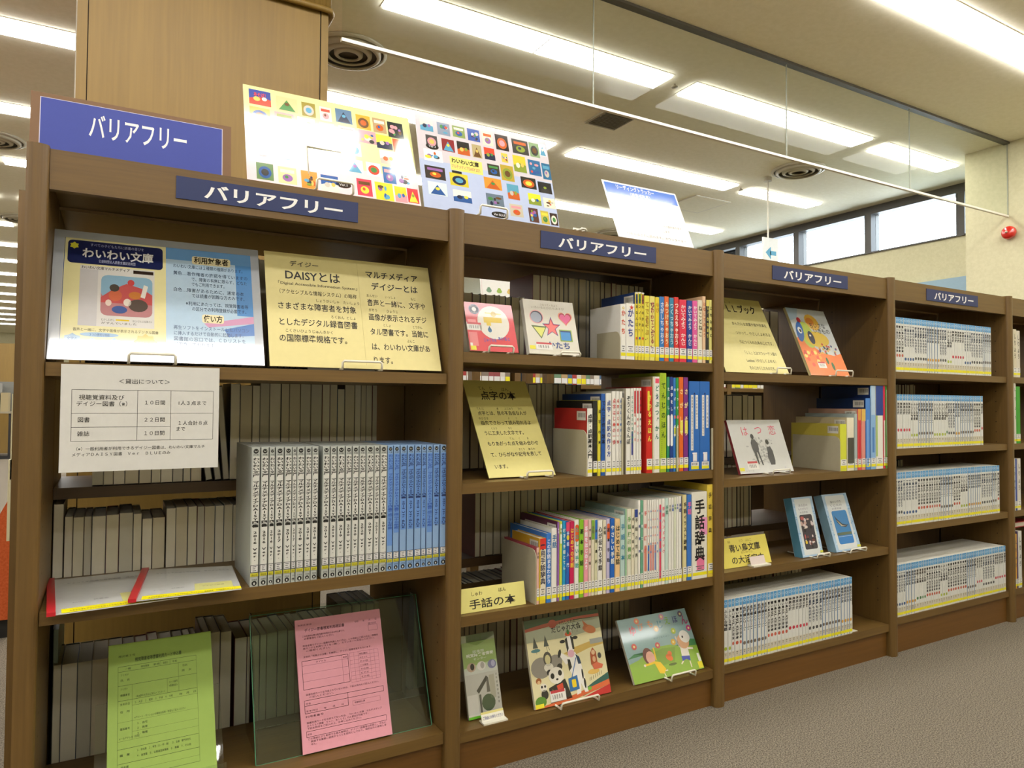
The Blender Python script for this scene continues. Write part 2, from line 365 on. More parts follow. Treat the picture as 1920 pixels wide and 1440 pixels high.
# ---------------------------------------------------------------- the double-sided bookcase, bay by bay
PX = [0.0025, 0.8878, 1.8054, 2.7162, 3.5880, 4.49]; HW = .0214; PT = 1.4325; DEP = .29
SH = [[1.016, .540, .126], [1.0727, .7382, .4038, .116], [1.0458, .7057, .409, .1196], [1.0741, .7779, .4803, .1362], [1.0741, .7779, .4803, .1362]]
FSH = [[1.03, .742, .51, .105], [1.078, .742, .475, .105], [1.078, .742, .475, .105], [1.078, .742, .475, .105], [1.078, .742, .475, .105]]
BAYN = ['first (nearest) bay', 'second bay', 'third bay', 'fourth bay', 'fifth bay, cut off by the frame']
def post_profile(hw, d0, d1, nose=True, cut=None):
    if nose: pts = [(hw*math.sin(math.radians(a)), d0-.013*math.cos(math.radians(a))) for a in range(-90, 91, 15)]
    else: pts = [(-hw, d0), (hw, d0)]
    pts = pts + [(hw, d1), (-hw, d1)]
    return [(max(p[0], -cut) if cut else p[0], p[1]) for p in pts]
HOLE = M('2A1E12', .7)
PLATE = [(.2446, .6320), (1.1395, 1.5470), (2.0572, 2.4570), (2.9560, 3.3350)]
NAVY = M('24305E', .45, .4)
def add_post(parent, x, cut=None):
    MB().prism(post_profile(HW, 0, DEP, True, cut), 0, PT, WOODZ).build('side_panel', parent)
    MB().prism(post_profile(HW, DEP+.008, .585, False), 0, 1.405, WOODZ).build('side_panel', parent)
    h = MB()
    for s in ((1,) if cut else (-1, 1)):
        for y in (.045, .235):
            for i in range(26):
                z = .2+i*.045
                h.poly([(s*(HW+.0004), y+.0025*math.cos(t)*s, z+.0025*math.sin(t)) for t in [math.pi*k/3 for k in range(6)]], HOLE)
    o = h.build('shelf_pin_holes', parent); o['kind'] = 'stuff'
for b in range(5):
    x0, x1 = PX[b]+HW, PX[b+1]-HW; L = x1-x0
    t = thing('bookcase_bay', (PX[b], 0, 0), 'open-backed brown wooden bookcase, %s' % BAYN[b], 'bookcase')
    add_post(t, 0, .0150 if b == 0 else None); ox = HW
    if b == 4:
        e = thing('bookcase_end', (PX[5], 0, 0), 'end panel closing the fifth bay of the bookcase', 'bookcase'); add_post(e, 0)
    MB().box((ox+.0005, .001, 1.350), (ox+L-.0005, .019, 1.4285), WOODX).build('header', t)
    MB().box((ox+.0005, .0195, 1.385), (ox+L-.0005, DEP, 1.407), WOODX).build('top_board', t)
    MB().box((ox+.0005, DEP+.008, 1.380), (ox+L-.0005, .585, 1.402), WOODX).build('top_board', t)
    for z in SH[b]:
        MB().box((ox+.0012, .001, z-.0265), (ox+L-.0012, DEP, z), WOODX).build('shelf', t)
    for z in FSH[b]:
        MB().box((ox+.0012, DEP+.008, z-.026), (ox+L-.0012, .585, z), SHADEWOOD).build('shelf', t)
    MB().box((ox+.0005, .012, 0), (ox+L-.0005, .030, SH[b][-1]-.027), PLINTH).build('plinth', t)
    if b < 4:
        a, c = PLATE[b]; sh = Sheet(c-a, .047, 0)
        sh.text(.135, .80, .72, 'バリアフリー', 'F4F2EC', w=.78, bold=.025, l=0)
        pl = MB().box((0, -.0022, 0), (c-a, 0, .047), NAVY).build('sign_plate', t); pl.location = (a-PX[b], .001, 1.3655)
        q = sh.finish(pl)[0]; q.location = (0, -.0022, 0)
# end board of the case behind, with paper pockets fixed to it
t = thing('end_board', (-.082, .575, 0), 'tall brown end board showing left of the first bookcase post', 'board')
MB().box((0, 0, 0), (.065, .03, 1.483), WOODZ).build('board', t)
pk = M('D8D0A8', .5)
MB().box((-.003, .0, .74), (-.0005, .025, .958), pk).build('paper_pocket', t); MB().box((-.007, .0, .585), (-.0005, .028, .79), pk).build('paper_pocket', t)

# ---------------------------------------------------------------- leaning boards, posters and books
def board(name, spec, th, col, label, cat, group=None, rough=.45, spec_=.4, coat=0.0, edge=None, lift=0.0):
    X, Y, Z, w, h, tdeg, ydeg = spec
    b = MB(); m = M(col, rough, spec_, 0, coat); e = M(edge or col, .6)
    b.box((0, 0, 0), (w, th, h), e); b.poly([(0, -.0001, 0), (w, -.0001, 0), (w, -.0001, h), (0, -.0001, h)], m)
    o = b.build(name); o.location = (X, Y, Z+lift); o.rotation_euler = (-math.radians(tdeg), 0, math.radians(ydeg))
    tag(o, label, cat, group); return o, Sheet(w, h, -.0001, (rough, spec_, coat))
def wire_stand(x, y, z, wid, tilt, label, lip=.022, hb=.14, thick=.012, cy=None):
    """white wire book stand: front lip, two feet running back, sloping back frame"""
    m = WIRE; t = thing('wire_book_stand', (x, y, z), label, 'book stand', 'wire book stands')
    r = .0029; a = math.radians(tilt); f = -.012
    MB().tube([(0, .005, r), (0, f, r), (0, f-.002, lip-.004), (.004, f-.002, lip), (wid-.004, f-.002, lip), (wid, f-.002, lip-.004), (wid, f, r), (wid, .005, r)], r, m, 6).build('front_lip', t, True)
    s, c = math.sin(a), math.cos(a); o = (cy-y+thick/c+.003) if cy is not None else thick+.006
    MB().tube([(0, .005, r), (0, .11, r)], r, m, 6).tube([(wid, .005, r), (wid, .11, r)], r, m, 6).build('feet', t, True)
    MB().tube([(0, o+.004, r), (0, o+s*hb, r+c*hb), (wid, o+s*hb, r+c*hb), (wid, o+.004, r)], r, m, 6).tube([(wid/2, o+s*hb*.8, c*hb*.8), (wid/2, .11, r)], r, m, 6).build('back_frame', t, True)
    return t
def barcode(sh, u, v, w=.2, hh=.09, l=2):
    sh.rect(u, v, u+w, v+hh, 'E8E4DA', l); sh.rect(u+.01, v, u+w-.01, v+hh*.25, 'C03A40', l+1)
    for i in range(14):
        if i % 3 != 1: sh.rect(u+w*(.15+i*.05), v+hh*.38, u+w*(.15+i*.05)+w*.025, v+hh*.78, '2A2826', l+1)

# waiwai bunko poster
o, s = board('laminated_poster', (.0252, .0159, 1.0225, .4045, .3030, 22.98, -.48), .0015, 'B8BCC0', 'glossy laminated poster of blue and yellow with a red picture, first bay top shelf left', 'poster', None, .12, .6, .6)
s.rect(.045, .06, .515, .985, 'E6DDA2', 0); s.rect(.515, .06, .955, .985, 'B4CDE0', 0); s.rect(.515, .06, .955, .16, '6C9CCB', 1); s.rect(.87, .16, .955, .6, '5C93CC', 1)
s.poly([(.70, .68), (.955, .60), (.955, .66), (.72, .71)], 'D09AB8', 1); s.poly([(.80, .72), (.955, .66), (.955, .76), (.82, .78)], '5E86C4', 1)
s.line(.048, .06, .048, .985, .0012, '3A5C9A', 1)
s.rrect(.062, .075, .50, .262, .02, '1C2450', 1); s.star(.09, .12, .022, 'D8D23A', 2, .7, 6)
s.text(.16, .115, .028, 'すべての子どもたちに読書の喜びを', 'A8A8B0', w=.25); s.text(.125, .205, .085, 'わいわい文庫', 'E6E2D6', w=.33, bold=.025); s.text(.20, .243, .028, '公益財団法人読書支援記念財団', 'C8C8D0', w=.17)
s.rect(.12, .275, .46, .745, 'D8D4CC', 1); s.rect(.12, .305, .20, .745, 'C6C2C0', 2); s.text(.125, .30, .028, 'わいわい文庫マルチメディア', '3A3430', w=.22); s.rect(.36, .285, .455, .312, '2E1E18', 2)
s.rrect(.215, .34, .45, .66, .03, 'B4787A', 3); s.rrect(.215, .34, .45, .52, .03, '86AEC6', 4)
s.poly([(.215, .52), (.27, .45), (.33, .40), (.40, .43), (.45, .48), (.45, .56), (.215, .56)], 'BE4A4C', 5)
s.ell(.28, .50, .03, .045, 'C8603E', 6); s.ell(.275, .44, .022, .03, '3A3230', 7); s.ell(.30, .61, .035, .03, '2E4E8E', 6); s.ell(.335, .55, .018, .03, 'E0D4C4', 6); s.ell(.385, .57, .045, .05, '4A3A34', 6); s.ell(.37, .49, .03, .03, 'C8762A', 6); s.poly([(.395, .50), (.41, .40), (.43, .41), (.415, .51)], 'E2DCD0', 7); s.ell(.35, .39, .016, .025, 'C03A3E', 6); s.ell(.25, .56, .014, .025, 'E0C8B8', 6)
s.rect(.285, .685, .345, .697, 'D8B82A', 3); s.text(.22, .70, .02, 'むかしむかし', '4A4440', w=.06); s.text(.36, .70, .02, 'おじいさんとおばあさん', '4A4440', w=.09); s.text(.22, .725, .02, 'がすんでいました', '4A4440', w=.16)
s.text(.10, .785, .026, '音声と一緒に、文字や画像が表示されるデジタル図書', '4A442C', w=.38)
s.ell(.215, .81, .085, .018, '8AAFD0', 1); s.text(.17, .82, .024, '３つの便利な機能', '3A5A8A', w=.09)
for u, v, a, b2 in ((.10, .86, '文字の', '大きさ'), (.185, .89, '音声の', 'スピード'), (.28, .885, '文字や', '背景色')):
    s.star(u, v, .042, '93B4D2', 1, .82, 7); s.text(u, v-.005, .026, a, '2E5A92', w=.045, align='c'); s.text(u, v+.03, .026, b2, '2E5A92', w=.05, align='c')
s.star(.42, .86, .055, 'E8C060', 1, .8, 9); s.text(.42, .865, .028, 'ここが便利', '9A6A1A', w=.07, align='c')
s.rrect(.645, .115, .845, .185, .012, 'E8DDB0', 2); s.text(.655, .17, .06, '利用対象者', '221E1A', w=.18, bold=.02, l=4)
for i, (u, w, st) in enumerate(((.55, .37, 'わいわい文庫には２種類の種類があります。'), (.55, .385, '黄色…著作権者の許諾を得ていますの'), (.64, .29, 'で、障害の有無に限らず、どなた'), (.64, .18, 'でもご利用できます。'), (.55, .36, '白色…障害があるために、通常の本'), (.64, .285, 'では読書が困難な方のみです。'), (.61, .32, '※利用にあたっては、視覚障害者等'), (.64, .29, 'の区分での利用登録が必要です。'))):
    s.text(u, (.225, .285, .330, .372, .425, .468, .535, .578)[i], .036, st, '3A4658', w=w)
s.rrect(.69, .605, .80, .675, .012, 'E8DDB0', 2); s.text(.698, .662, .06, '使い方', '221E1A', w=.095, bold=.02, l=4)
for i, st in enumerate(('再生ソフトをインストールしたパソコン', 'に挿入するだけで自動的に起動します。', '図書館の窓口では、ＣＤリストを', 'ご用意しております。')): s.text(.55, .735+.045*i, .036, st, '4A5A78', w=(.38, .36, .36, .22)[i])
s.finish(o)
wire_stand(.165, .010, 1.0165, .085, 23, 'white wire stand holding the blue and yellow poster, first bay top shelf', thick=.002, cy=.0159)
# DAISY explanation card
o, s = board('explanation_card', (.4413, .0176, 1.0225, .4157, .2936, 19.38, -.3), .0015, 'E2D490', 'wide cream-yellow card in two columns headed DAISY, first bay top shelf right', 'card', None, .45, .4)
s.line(.535, .03, .535, .97, .0006, 'B8A868', 0)
s.text(.135, .115, .055, 'デイジー', w=.17, bold=.01); s.text(.105, .235, .10, 'DAISYとは', w=.32, bold=.015); s.text(.05, .29, .035, '「Digital Accessible Information System」', w=.49); s.text(.055, .37, .045, '（アクセシブルな情報システム）の略称', w=.46)
for v, st, w, r in ((.505, 'さまざまな障害者を対象', .45, (('しょうがいしゃ', .27, .14), ('たいしょう', .43, .10))), (.645, 'としたデジタル録音図書', .45, (('ろくおん', .35, .08), ('としょ', .44, .06))), (.785, 'の国際標準規格です。', .405, (('こくさいひょうじゅんきかく', .09, .27),))):
    s.text(.055, v, .068, st, w=w, bold=.008)
    for q, u, ww in r: s.text(u, v-.078, .032, q, '4A4430', w=ww)
s.text(.58, .155, .075, 'マルチメディア', w=.34, bold=.02); s.text(.61, .265, .075, 'デイジーとは', w=.30, bold=.02)
for v, st, w, r in ((.42, '音声と一緒に、文字や', .375, (('おんせい', .575, .07), ('いっしょ', .69, .07), ('もじ', .855, .035))), (.555, '画像が表示されるデジ', .37, (('がぞう', .58, .055), ('ひょうじ', .69, .075))), (.69, 'タル図書です。当館に', .37, (('としょ', .66, .05), ('とうかん', .845, .065))), (.825, 'は、わいわい文庫があ', .37, (('ぶんこ', .80, .05),)), (.945, 'ります。', .145, ())):
    s.text(.575, v, .068, st, w=w, bold=.008)
    for q, u, ww in r: s.text(u, v-.078, .032, q, '4A4430', w=ww)
s.finish(o)
wire_stand(.60, .012, 1.0165, .095, 19.4, 'wire stand holding the wide cream card, first bay top shelf', thick=.002, cy=.0176)
t = thing('metal_clip_tray', (.585, -.0005, 1.0165), 'small dark box of cards lying under the cream card', 'box'); MB().box((-.06, .02, 0), (.1, .07, .006), M('4A453C', .5)).build('tray', t)
# lending notice taped to the shelf edge
o, s = board('lending_notice', (.0510, -.0062, .8035, .2835, .2095, 0, 0), .0004, 'DAD8D0', 'white paper notice with a lending table taped to the shelf edge', 'notice', None, .6, .3)
s.text(.34, .17, .052, '＜貸出について＞', '2A2A2A', w=.33)
V = (.235, .455, .585, .715); U = (.065, .462, .675, .96)
s.line(U[0], V[0], U[3], V[0], .0007, '3A3A3A'); s.line(U[0], V[1], U[3], V[1], .0007, '3A3A3A'); s.line(U[0], V[2], U[2], V[2], .0007, '3A3A3A'); s.line(U[0], V[3], U[3], V[3], .0007, '3A3A3A')
for u in U: s.line(u, V[0], u, V[3], .0007, '3A3A3A')
s.text(.105, .325, .052, '視聴覚資料及び', '2A2A2A', w=.275); s.text(.09, .385, .052, 'デイジー図書（※）', '2A2A2A', w=.335); s.text(.10, .535, .052, '図書', '2A2A2A', w=.075); s.text(.10, .665, .052, '雑誌', '2A2A2A', w=.075)
for v, st in ((.37, '１０日間'), (.535, '２２日間'), (.665, '１０日間')): s.text(.50, v, .048, st, '2A2A2A', w=.14)
s.text(.72, .372, .048, '1人３点まで', '2A2A2A', w=.195); s.text(.72, .57, .048, '１人合計８点', '2A2A2A', w=.205); s.text(.71, .628, .048, 'まで', '2A2A2A', w=.065)
s.text(.08, .80, .036, '（※）一般利用者が利用できるデイジー図書は、わいわい文庫マルチ', '2A2A2A', w=.83); s.text(.07, .852, .036, 'メディアＤＡＩＳＹ図書　Ｖｅｒ　ＢＬＵＥのみ', '2A2A2A', w=.61)
s.finish(o)
# green application form in a clear stand
o, s = board('green_form', (.1426, .0401, .1330, .2086, .3077, 29.6, .55), .012, 'A4C25A', 'stack of light green application forms standing on the bottom shelf', 'form', None, .55, .3, 0, '9AB850')
G = '3C4A22'
s.text(.09, .095, .016, '様式第３号', G, w=.16); s.text(.245, .135, .030, '視覚障害者等図書利用カード申込書', G, w=.45, bold=.01)
for v, a, b2, t_ in ((.16, .09, .84, .0006), (.195, .09, .84, .0006), (.29, .09, .84, .0006), (.39, .09, .84, .0006), (.43, .22, .84, .0004), (.53, .09, .84, .0003), (.60, .22, .84, .0003), (.65, .09, .84, .0003), (.70, .09, .84, .0006), (.79, .09, .84, .0006), (.84, .22, .84, .0003), (.88, .09, .84, .0006)): s.line(a, v, b2, v, t_, G)
for u, a, b2 in ((.09, .16, .88), (.84, .16, .88), (.22, .29, .65), (.66, .195, .39), (.55, .29, .39), (.49, .16, .195), (.58, .16, .195)): s.line(u, a, u, b2, .0004, G)
for u, v, w, st in ((.15, .185, .06, '一般'), (.30, .185, .08, '視覚障害'), (.42, .185, .06, '新規'), (.51, .185, .05, '登録日'), (.60, .185, .05, '令和'), (.11, .225, .08, 'フリガナ'), (.11, .26, .09, '氏　名'), (.70, .225, .05, '性別'), (.69, .26, .1, '男　女'), (.11, .32, .07, 'フリガナ'), (.11, .36, .09, '保護者名'), (.565, .325, .085, 'カード番号'), (.565, .35, .085, '※図書館記入'), (.24, .382, .3, '（未成年の方はご記入ください）'), (.11, .42, .09, '生年月日'), (.24, .42, .36, '１．大正　２．昭和　３．平成　４．令和'), (.66, .42, .17, '年　月　日'), (.11, .47, .09, '住　所'), (.24, .52, .48, '※アパート・マンションの場合は名称・号室もご記入ください'), (.11, .58, .09, '電話番号'), (.26, .56, .1, '１．自宅'), (.26, .59, .1, '２．携帯'), (.26, .625, .1, '３．職場'), (.10, .64, .2, 'メールアドレス（任意）'), (.11, .745, .09, '職　業'), (.26, .73, .5, '１．会社員　２．学生（小・中・高）　３．主婦　専門学校生'), (.26, .765, .5, '４．自営業　５．公務員団体職員　６．無職　７．その他'), (.12, .82, .07, '備考欄'), (.27, .862, .09, '受付番号')): s.text(u, v, .0165, st, G, w=w)
s.text(.80, .965, .022, 'PLUS', '3A3A2A', w=.075, bold=.01)
s.finish(o)
t = thing('clear_stand', (.13, .032, .1265), 'clear acrylic stand behind the green forms', 'stand', rot=(-math.radians(29.6), 0, .01))
MB().box((-.01, .014, .0), (.236, .017, .20), CLEAR).build('back_pane', t); MB().box((-.01, -.03, .001), (.236, .014, .004), CLEAR).build('tray', t); MB().box((-.01, -.03, .004), (.236, -.027, .03), CLEAR).build('lip', t)
# pink forms on the acrylic easel
o, s = board('pink_form', (.5346, .0490, .1305, .2152, .2974, 21.7, -.5), .006, 'E8A0AC', 'stack of pink request forms leaning on the green-edged acrylic easel', 'form', None, .55, .3, 0, 'D890A0')
K = '4A2A32'
s.text(.03, .05, .014, '様式第２号（第５条）', K, w=.17); s.text(.10, .10, .028, 'デイジー図書視覚利用確認書', K, w=.46, bold=.01); s.text(.68, .085, .018, '令和　　年　　月　　日', K, w=.27); s.text(.84, .115, .018, '受付印', K, w=.1); s.frame(.84, .12, .95, .165, .0005, K)
for v, u, w, st in ((.14, .07, .5, 'この利用申込書は館内資料利用のための申込書です。'), (.16, .09, .36, '必要事項をご記入ください。'), (.215, .07, .88, '障害者等でデイジー図書を利用したい方は、この用紙にご記入の上、図書利'), (.235, .07, .85, '用カードと利用リストを一緒に、カウンターへお出しください。'), (.255, .10, .3, 'ご返却ください。'), (.30, .07, .80, '太枠内「利用上の注意」を確認し、デイジー図書視覚をもらいます。'), (.585, .07, .85, '図書利用カードを作成されていない方は、下記太枠内をご記入ください。'), (.605, .10, .3, 'ご記入ください。'), (.745, .05, .2, '利用者番号'), (.79, .06, .85, '図書利用カードをお持ちでない方は、「わいわい文庫　マルチメディア'), (.81, .06, .7, 'ＤＡＩＳＹ図書　Ｖｅｒ．ＢＬＵＥ」のみ貸出が可能です。'), (.83, .06, .62, '下記太枠内をご記入の上、お申し込みください。'), (.905, .06, .88, 'この用紙により取得する個人情報は、デイジー図書等の利用と、それに'), (.925, .09, .85, '関連する業務に使用することを目的としており、目的以外に使用しま'), (.945, .09, .08, 'せん。')): s.text(u, v, .0165, st, K, w=w)
for a in ((.05, .325, .57, .54, .001), (.05, .62, .95, .66, .0009), (.05, .62, .53, .715, .0009), (.05, .845, .95, .885, .0008)): s.frame(a[0], a[1], a[2], a[3], a[4], K)
for v in (.36, .42, .48): s.line(.05, v, .57, v, .0004, K)
s.line(.50, .325, .50, .54, .0004, K); s.text(.2, .35, .016, 'タイトル', K, w=.12); s.text(.51, .35, .014, '巻数', K, w=.05)
for v in (.32, .35, .38, .41, .44, .47, .50, .53, .55): s.line(.59, v, .93, v, .0003, K)
for u in (.59, .64, .69, .83, .88, .93): s.line(u, .32, u, .55, .0003, K)
for i, st in enumerate(('資料種別', 'カセット', 'その他', 'ＣＤ録音', 'その他', 'ビデオ', 'その他')): s.text(.70, .345+.03*i, .015, st, K, w=.10)
s.text(.06, .65, .015, '氏名', K, w=.06); s.text(.06, .705, .015, '生年月日　　年　　月　　日', K, w=.42); s.text(.60, .71, .015, '図書館記入欄', K, w=.12); s.frame(.58, .69, .90, .725, .0003, K); s.text(.06, .872, .015, '氏名', K, w=.05)
s.finish(o)
t = thing('acrylic_easel', (.4337, .0560, .1280), 'large acrylic display easel with green edges on the bottom shelf', 'display stand', rot=(-math.radians(22), 0, math.radians(-.6)))
MB().box((0, .002, 0), (.4216, .005, .322), ACRYL).build('front_pane', t)
e = MB(); e.box((-.0018, .0015, 0), (.0, .0055, .3235), ACEDGE); e.box((.4216, .0015, 0), (.4234, .0055, .3235), ACEDGE); e.box((0, .0018, .3222), (.4216, .0052, .3235), ACEDGE); e.box((0, .0018, -.0012), (.4216, .0052, 0), ACEDGE); e.build('pane_edges', t)
a = math.radians(22); sn, cs = math.sin(a), math.cos(a)
def wl(y, z): return (y*cs - z*sn, y*sn + z*cs)   # world offset back into the tilted frame
def q(x, y, z): yy = y*cs-z*sn; zz = y*sn+z*cs; return (x, yy, zz)
for x in (.004, .4176):
    MB().mesh([q(x-.0015, .0075, .004), q(x-.0015, .175, .004), q(x-.0015, .145, .30), q(x-.0015, .128, .30), q(x+.0015, .0075, .004), q(x+.0015, .175, .004), q(x+.0015, .145, .30), q(x+.0015, .128, .30)], [(0, 1, 2, 3), (7, 6, 5, 4), (0, 4, 5, 1), (1, 5, 6, 2), (2, 6, 7, 3), (3, 7, 4, 0)], ACRYL).build('side_pane', t)
MB().mesh([q(.006, .172, .004), q(.4156, .172, .004), q(.4156, .142, .30), q(.006, .142, .30), q(.006, .175, .004), q(.4156, .175, .004), q(.4156, .145, .30), q(.006, .145, .30)], [(0, 1, 2, 3), (7, 6, 5, 4), (0, 4, 5, 1), (1, 5, 6, 2), (2, 6, 7, 3), (3, 7, 4, 0)], ACRYL).build('back_pane', t)
# report covers with red slide binders lying on the second shelf of bay one
for i, (pts, col) in enumerate((([(.030, .262), (.050, -.038), (.262, -.022), (.238, .268)], 0), ([(.2158, .245), (.183, -.030), (.3792, -.050), (.392, .175)], 1))):
    (ax, ay), (bx, by), (cx, cy), (dx, dy) = pts; z = .5405+.006*i
    t = thing('report_cover', (0, 0, z), ['clear report cover with red binder lying at the left end of the shelf', 'clear report cover with red binder lying on top of the left one, nearer the middle'][i], 'document', 'report covers with red slide binders')
    zz = .0045 if i else 0.0
    MB().mesh([(ax, ay, 0), (bx, by, 0), (cx, cy, zz), (dx, dy, zz), (ax, ay, .0022), (bx, by, .0022), (cx, cy, zz+.0022), (dx, dy, zz+.0022)], [(3, 2, 1, 0), (4, 5, 6, 7), (0, 1, 5, 4), (1, 2, 6, 5), (2, 3, 7, 6), (3, 0, 4, 7)], M('D8D8D2', .18, .5, 0, .4)).build('pages', t)
    def lerp(u, v, h):   # u along spine->free edge, v from front (0) to back (1)
        x = (bx+(cx-bx)*u)*(1-v)+(ax+(dx-ax)*u)*v; y = (by+(cy-by)*u)*(1-v)+(ay+(dy-ay)*u)*v
        return (x, y, .0024+zz*u+h)
    pr = MB(); YL = M('FFF000', .5)
    pr.poly([lerp(.06, 0, .0003), lerp(1, 0, .0003), lerp(1, .10, .0003), lerp(.06, .10, .0003)], YL)
    pr.poly([lerp(.55, .10, .0002), lerp(.93, .10, .0002), lerp(.93, .34, .0002), lerp(.55, .34, .0002)], M('DCD88A', .35)); 
    pr.build('printed_picture', t)
    tx = MB(); INK = M('3A3A40', .4)
    for (u0, v0, u1, st, hh) in ((.12, .80, .95, 'ちょっと不思議な写真図鑑　昔の子どもの本', .045), (.15, .22, .26, 'わいわい', .03), (.32, .24, .45, '読書会', .035), (.62, .22, .85, 'デイジー図書', .03), (.12, .02, .97, '大きな文字とやさしいことばでおたのしみください。録音図書・点字図書もあります。', .04)):
        gs = [glyph(c_) for c_ in st]; tot = sum(g_[2] for g_ in gs); k = 0
        for vs, fs, adv in gs: tx.mesh([lerp(u0+(u1-u0)*(k+a_)/tot, v0+b_*hh, .0006) for a_, b_ in vs], fs, INK); k += adv
    tx.build('lettering', t)
    rd = MB(); rdm = M('C8202C', .3, .5)
    dirv = Vector((ax-bx, ay-by, 0)).normalized(); nx = Vector((-dirv.y, dirv.x, 0))*-.012
    B_ = Vector((bx, by, 0)) - dirv*.004; A_ = Vector((ax, ay, 0))
    P = [B_-nx*.9, B_+nx*.3, A_+nx*.3, A_-nx*.9]
    rd.mesh([(p.x, p.y, .0) for p in P]+[(p.x, p.y, .007) for p in P], [(0, 1, 2, 3), (7, 6, 5, 4), (4, 5, 1, 0), (5, 6, 2, 1), (6, 7, 3, 2), (7, 4, 0, 3)], rdm).build('slide_binder', t)
# top boards: sign and posters
o, s = board('header_board', (-.0129, .034, 1.4335, .3680, .1190, 5.9, -.5), .012, '7A5834', 'brown wooden board with a blue sheet standing on top of the first bay', 'sign', None, .5)
s.rect(.042, .075, .952, 1.0, 'C8C4D8', 0); s.rect(.046, .085, .948, 1.0, '33429A', 1)
s.text(.265, .62, .47, 'バリアフリー', 'F2F0EE', w=.50, bold=.012)
s.finish(o, pname='blue_sheet')
PAL = ['6A4A2A', 'C8602A', 'E8C060', '2E5A9A', '8A9A3A', 'D84A3A', 'F0E8D0', '3A3A3A', '5AA0C0', 'E89AA0', '4A8A4A', 'F0D84A', '9A6AA8', 'C8C0B0', '1E2A4A']
def thumb(s, u, v, w, h, base, kind, l=1):
    s.rect(u, v, u+w, v+h, base, l); r = rnd
    c1, c2, c3 = r.sample(PAL, 3)
    if kind == 'land': s.poly([(u, v+h), (u+w, v+h), (u+w, v+h*.55), (u+w*.5, v+h*.45), (u, v+h*.62)], c1, l+1); s.ell(u+w*.35, v+h*.6, w*.16, h*.16, c2, l+2, 10); s.ell(u+w*.7, v+h*.55, w*.12, h*.13, c3, l+2, 10)
    elif kind == 'ring': s.ell(u+w*.5, v+h*.55, w*.38, h*.36, c1, l+1); s.ell(u+w*.5, v+h*.55, w*.22, h*.2, c2, l+2)
    elif kind == 'blob':
        for _ in range(7): s.ell(u+w*r.uniform(.2, .8), v+h*r.uniform(.25, .85), w*r.uniform(.06, .2), h*r.uniform(.06, .18), r.choice(PAL), l+1+_*.3, 8)
    elif kind == 'tri': s.poly([(u+w*.1, v+h*.95), (u+w*.9, v+h*.95), (u+w*.5, v+h*.2)], c1, l+1); s.ell(u+w*.5, v+h*.5, w*.12, h*.12, c2, l+2, 8)
    else: s.rect(u+w*.12, v+h*.15, u+w*.88, v+h*.35, c1, l+1); s.ell(u+w*.5, v+h*.65, w*.28, h*.22, c2, l+1); s.ell(u+w*.45, v+h*.6, w*.1, h*.1, c3, l+2, 8)
KN = ['land', 'ring', 'blob', 'tri', 'x']
def crop_uv(q, w0, h0): return q
# first picture-chart poster (yellow green above, pink below)
o, s = board('laminated_poster', (.3940, .0600, 1.4335, .4200, .2970, 21.9, -1.3), .0012, 'EEE8E0', 'laminated poster of many small book covers, yellow-green top and pink bottom, on the first bay', 'poster', None, .10, .6, .7)
s.rect(.0, .0, 1, .34, 'DCE09A', 0); s.rect(0, .34, 1, .68, 'E6E8A8', 0); s.rect(0, .68, 1, 1, 'F4D6D8', 0)
T1 = [(.03, .035, .12, .155, '3A4A9A'), (.18, .05, .12, .15, 'E8C890'), (.325, .06, .08, .15, '9A8A3A'), (.43, .07, .07, .15, 'E8E8D0'), (.525, .055, .10, .15, '5A7A9A'), (.65, .075, .09, .155, 'E8A83A'), (.755, .075, .085, .16, 'B89A70'), (.85, .085, .10, .175, '1E2A2E'),
      (.03, .215, .11, .15, 'E8B04A'), (.165, .22, .11, .14, 'D89A9A'), (.295, .23, .10, .14, 'F0F0E8'), (.42, .24, .09, .13, 'F0D8B0'), (.535, .24, .10, .14, 'E8E0C0'), (.655, .24, .11, .14, 'C8A0A8'), (.765, .255, .10, .15, 'D8E04A'), (.87, .27, .10, .15, 'E0582A'),
      (.04, .40, .11, .14, 'F0E8E0'), (.17, .40, .11, .14, 'E8E0D0'), (.30, .40, .11, .14, 'F0F0F0'), (.55, .40, .11, .14, 'F0E0D8'), (.775, .42, .10, .15, 'F0F0E8'), (.88, .44, .10, .16, 'E8982A'),
      (.04, .58, .10, .14, 'F0E8E0'), (.17, .58, .10, .14, 'F0F0E8'), (.56, .58, .10, .14, 'F0F0E0'), (.68, .58, .09, .14, 'F0F0E8'), (.78, .60, .08, .17, '2E6AA8'), (.87, .62, .09, .16, 'F0DCDC'),
      (.05, .77, .09, .16, '6A8A5A'), (.165, .775, .10, .16, 'D8D8A0'), (.29, .78, .09, .17, 'E8963A'), (.40, .79, .10, .16, '2A5AA0'), (.61, .77, .09, .17, 'E0485A'), (.72, .775, .11, .18, 'E8D83A'), (.84, .79, .075, .16, 'E8D02A'), (.92, .79, .07, .15, 'D0303A')]
for i, (u, v, w, h, c) in enumerate(T1): thumb(s, u, v, w, h, c, KN[(i*3+i//4) % 5], 1)
s.text(.055, .10, .045, 'あそぼ！', 'E04A4A', w=.08, bold=.02, l=7); s.text(.33, .54, .05, 'わいわい文庫', '6A6A6A', w=.2, l=4); s.ell(.53, .86, .045, .035, '2A1E1A', 1); s.text(.505, .875, .035, 'Ver.1', 'F0F0E8', w=.05, l=5)
s.finish(o)
o, s = board('laminated_poster', (.8205, .0480, 1.4335, .4130, .2950, 15.7, 0), .0012, 'D8DCE4', 'laminated poster of small book covers on pale lilac and blue, straddling the second post', 'poster', None, .10, .6, .7)
s.rect(0, 0, 1, .48, 'D4CCD0', 0); s.rect(0, .48, 1, 1, 'BAC6E2', 0)
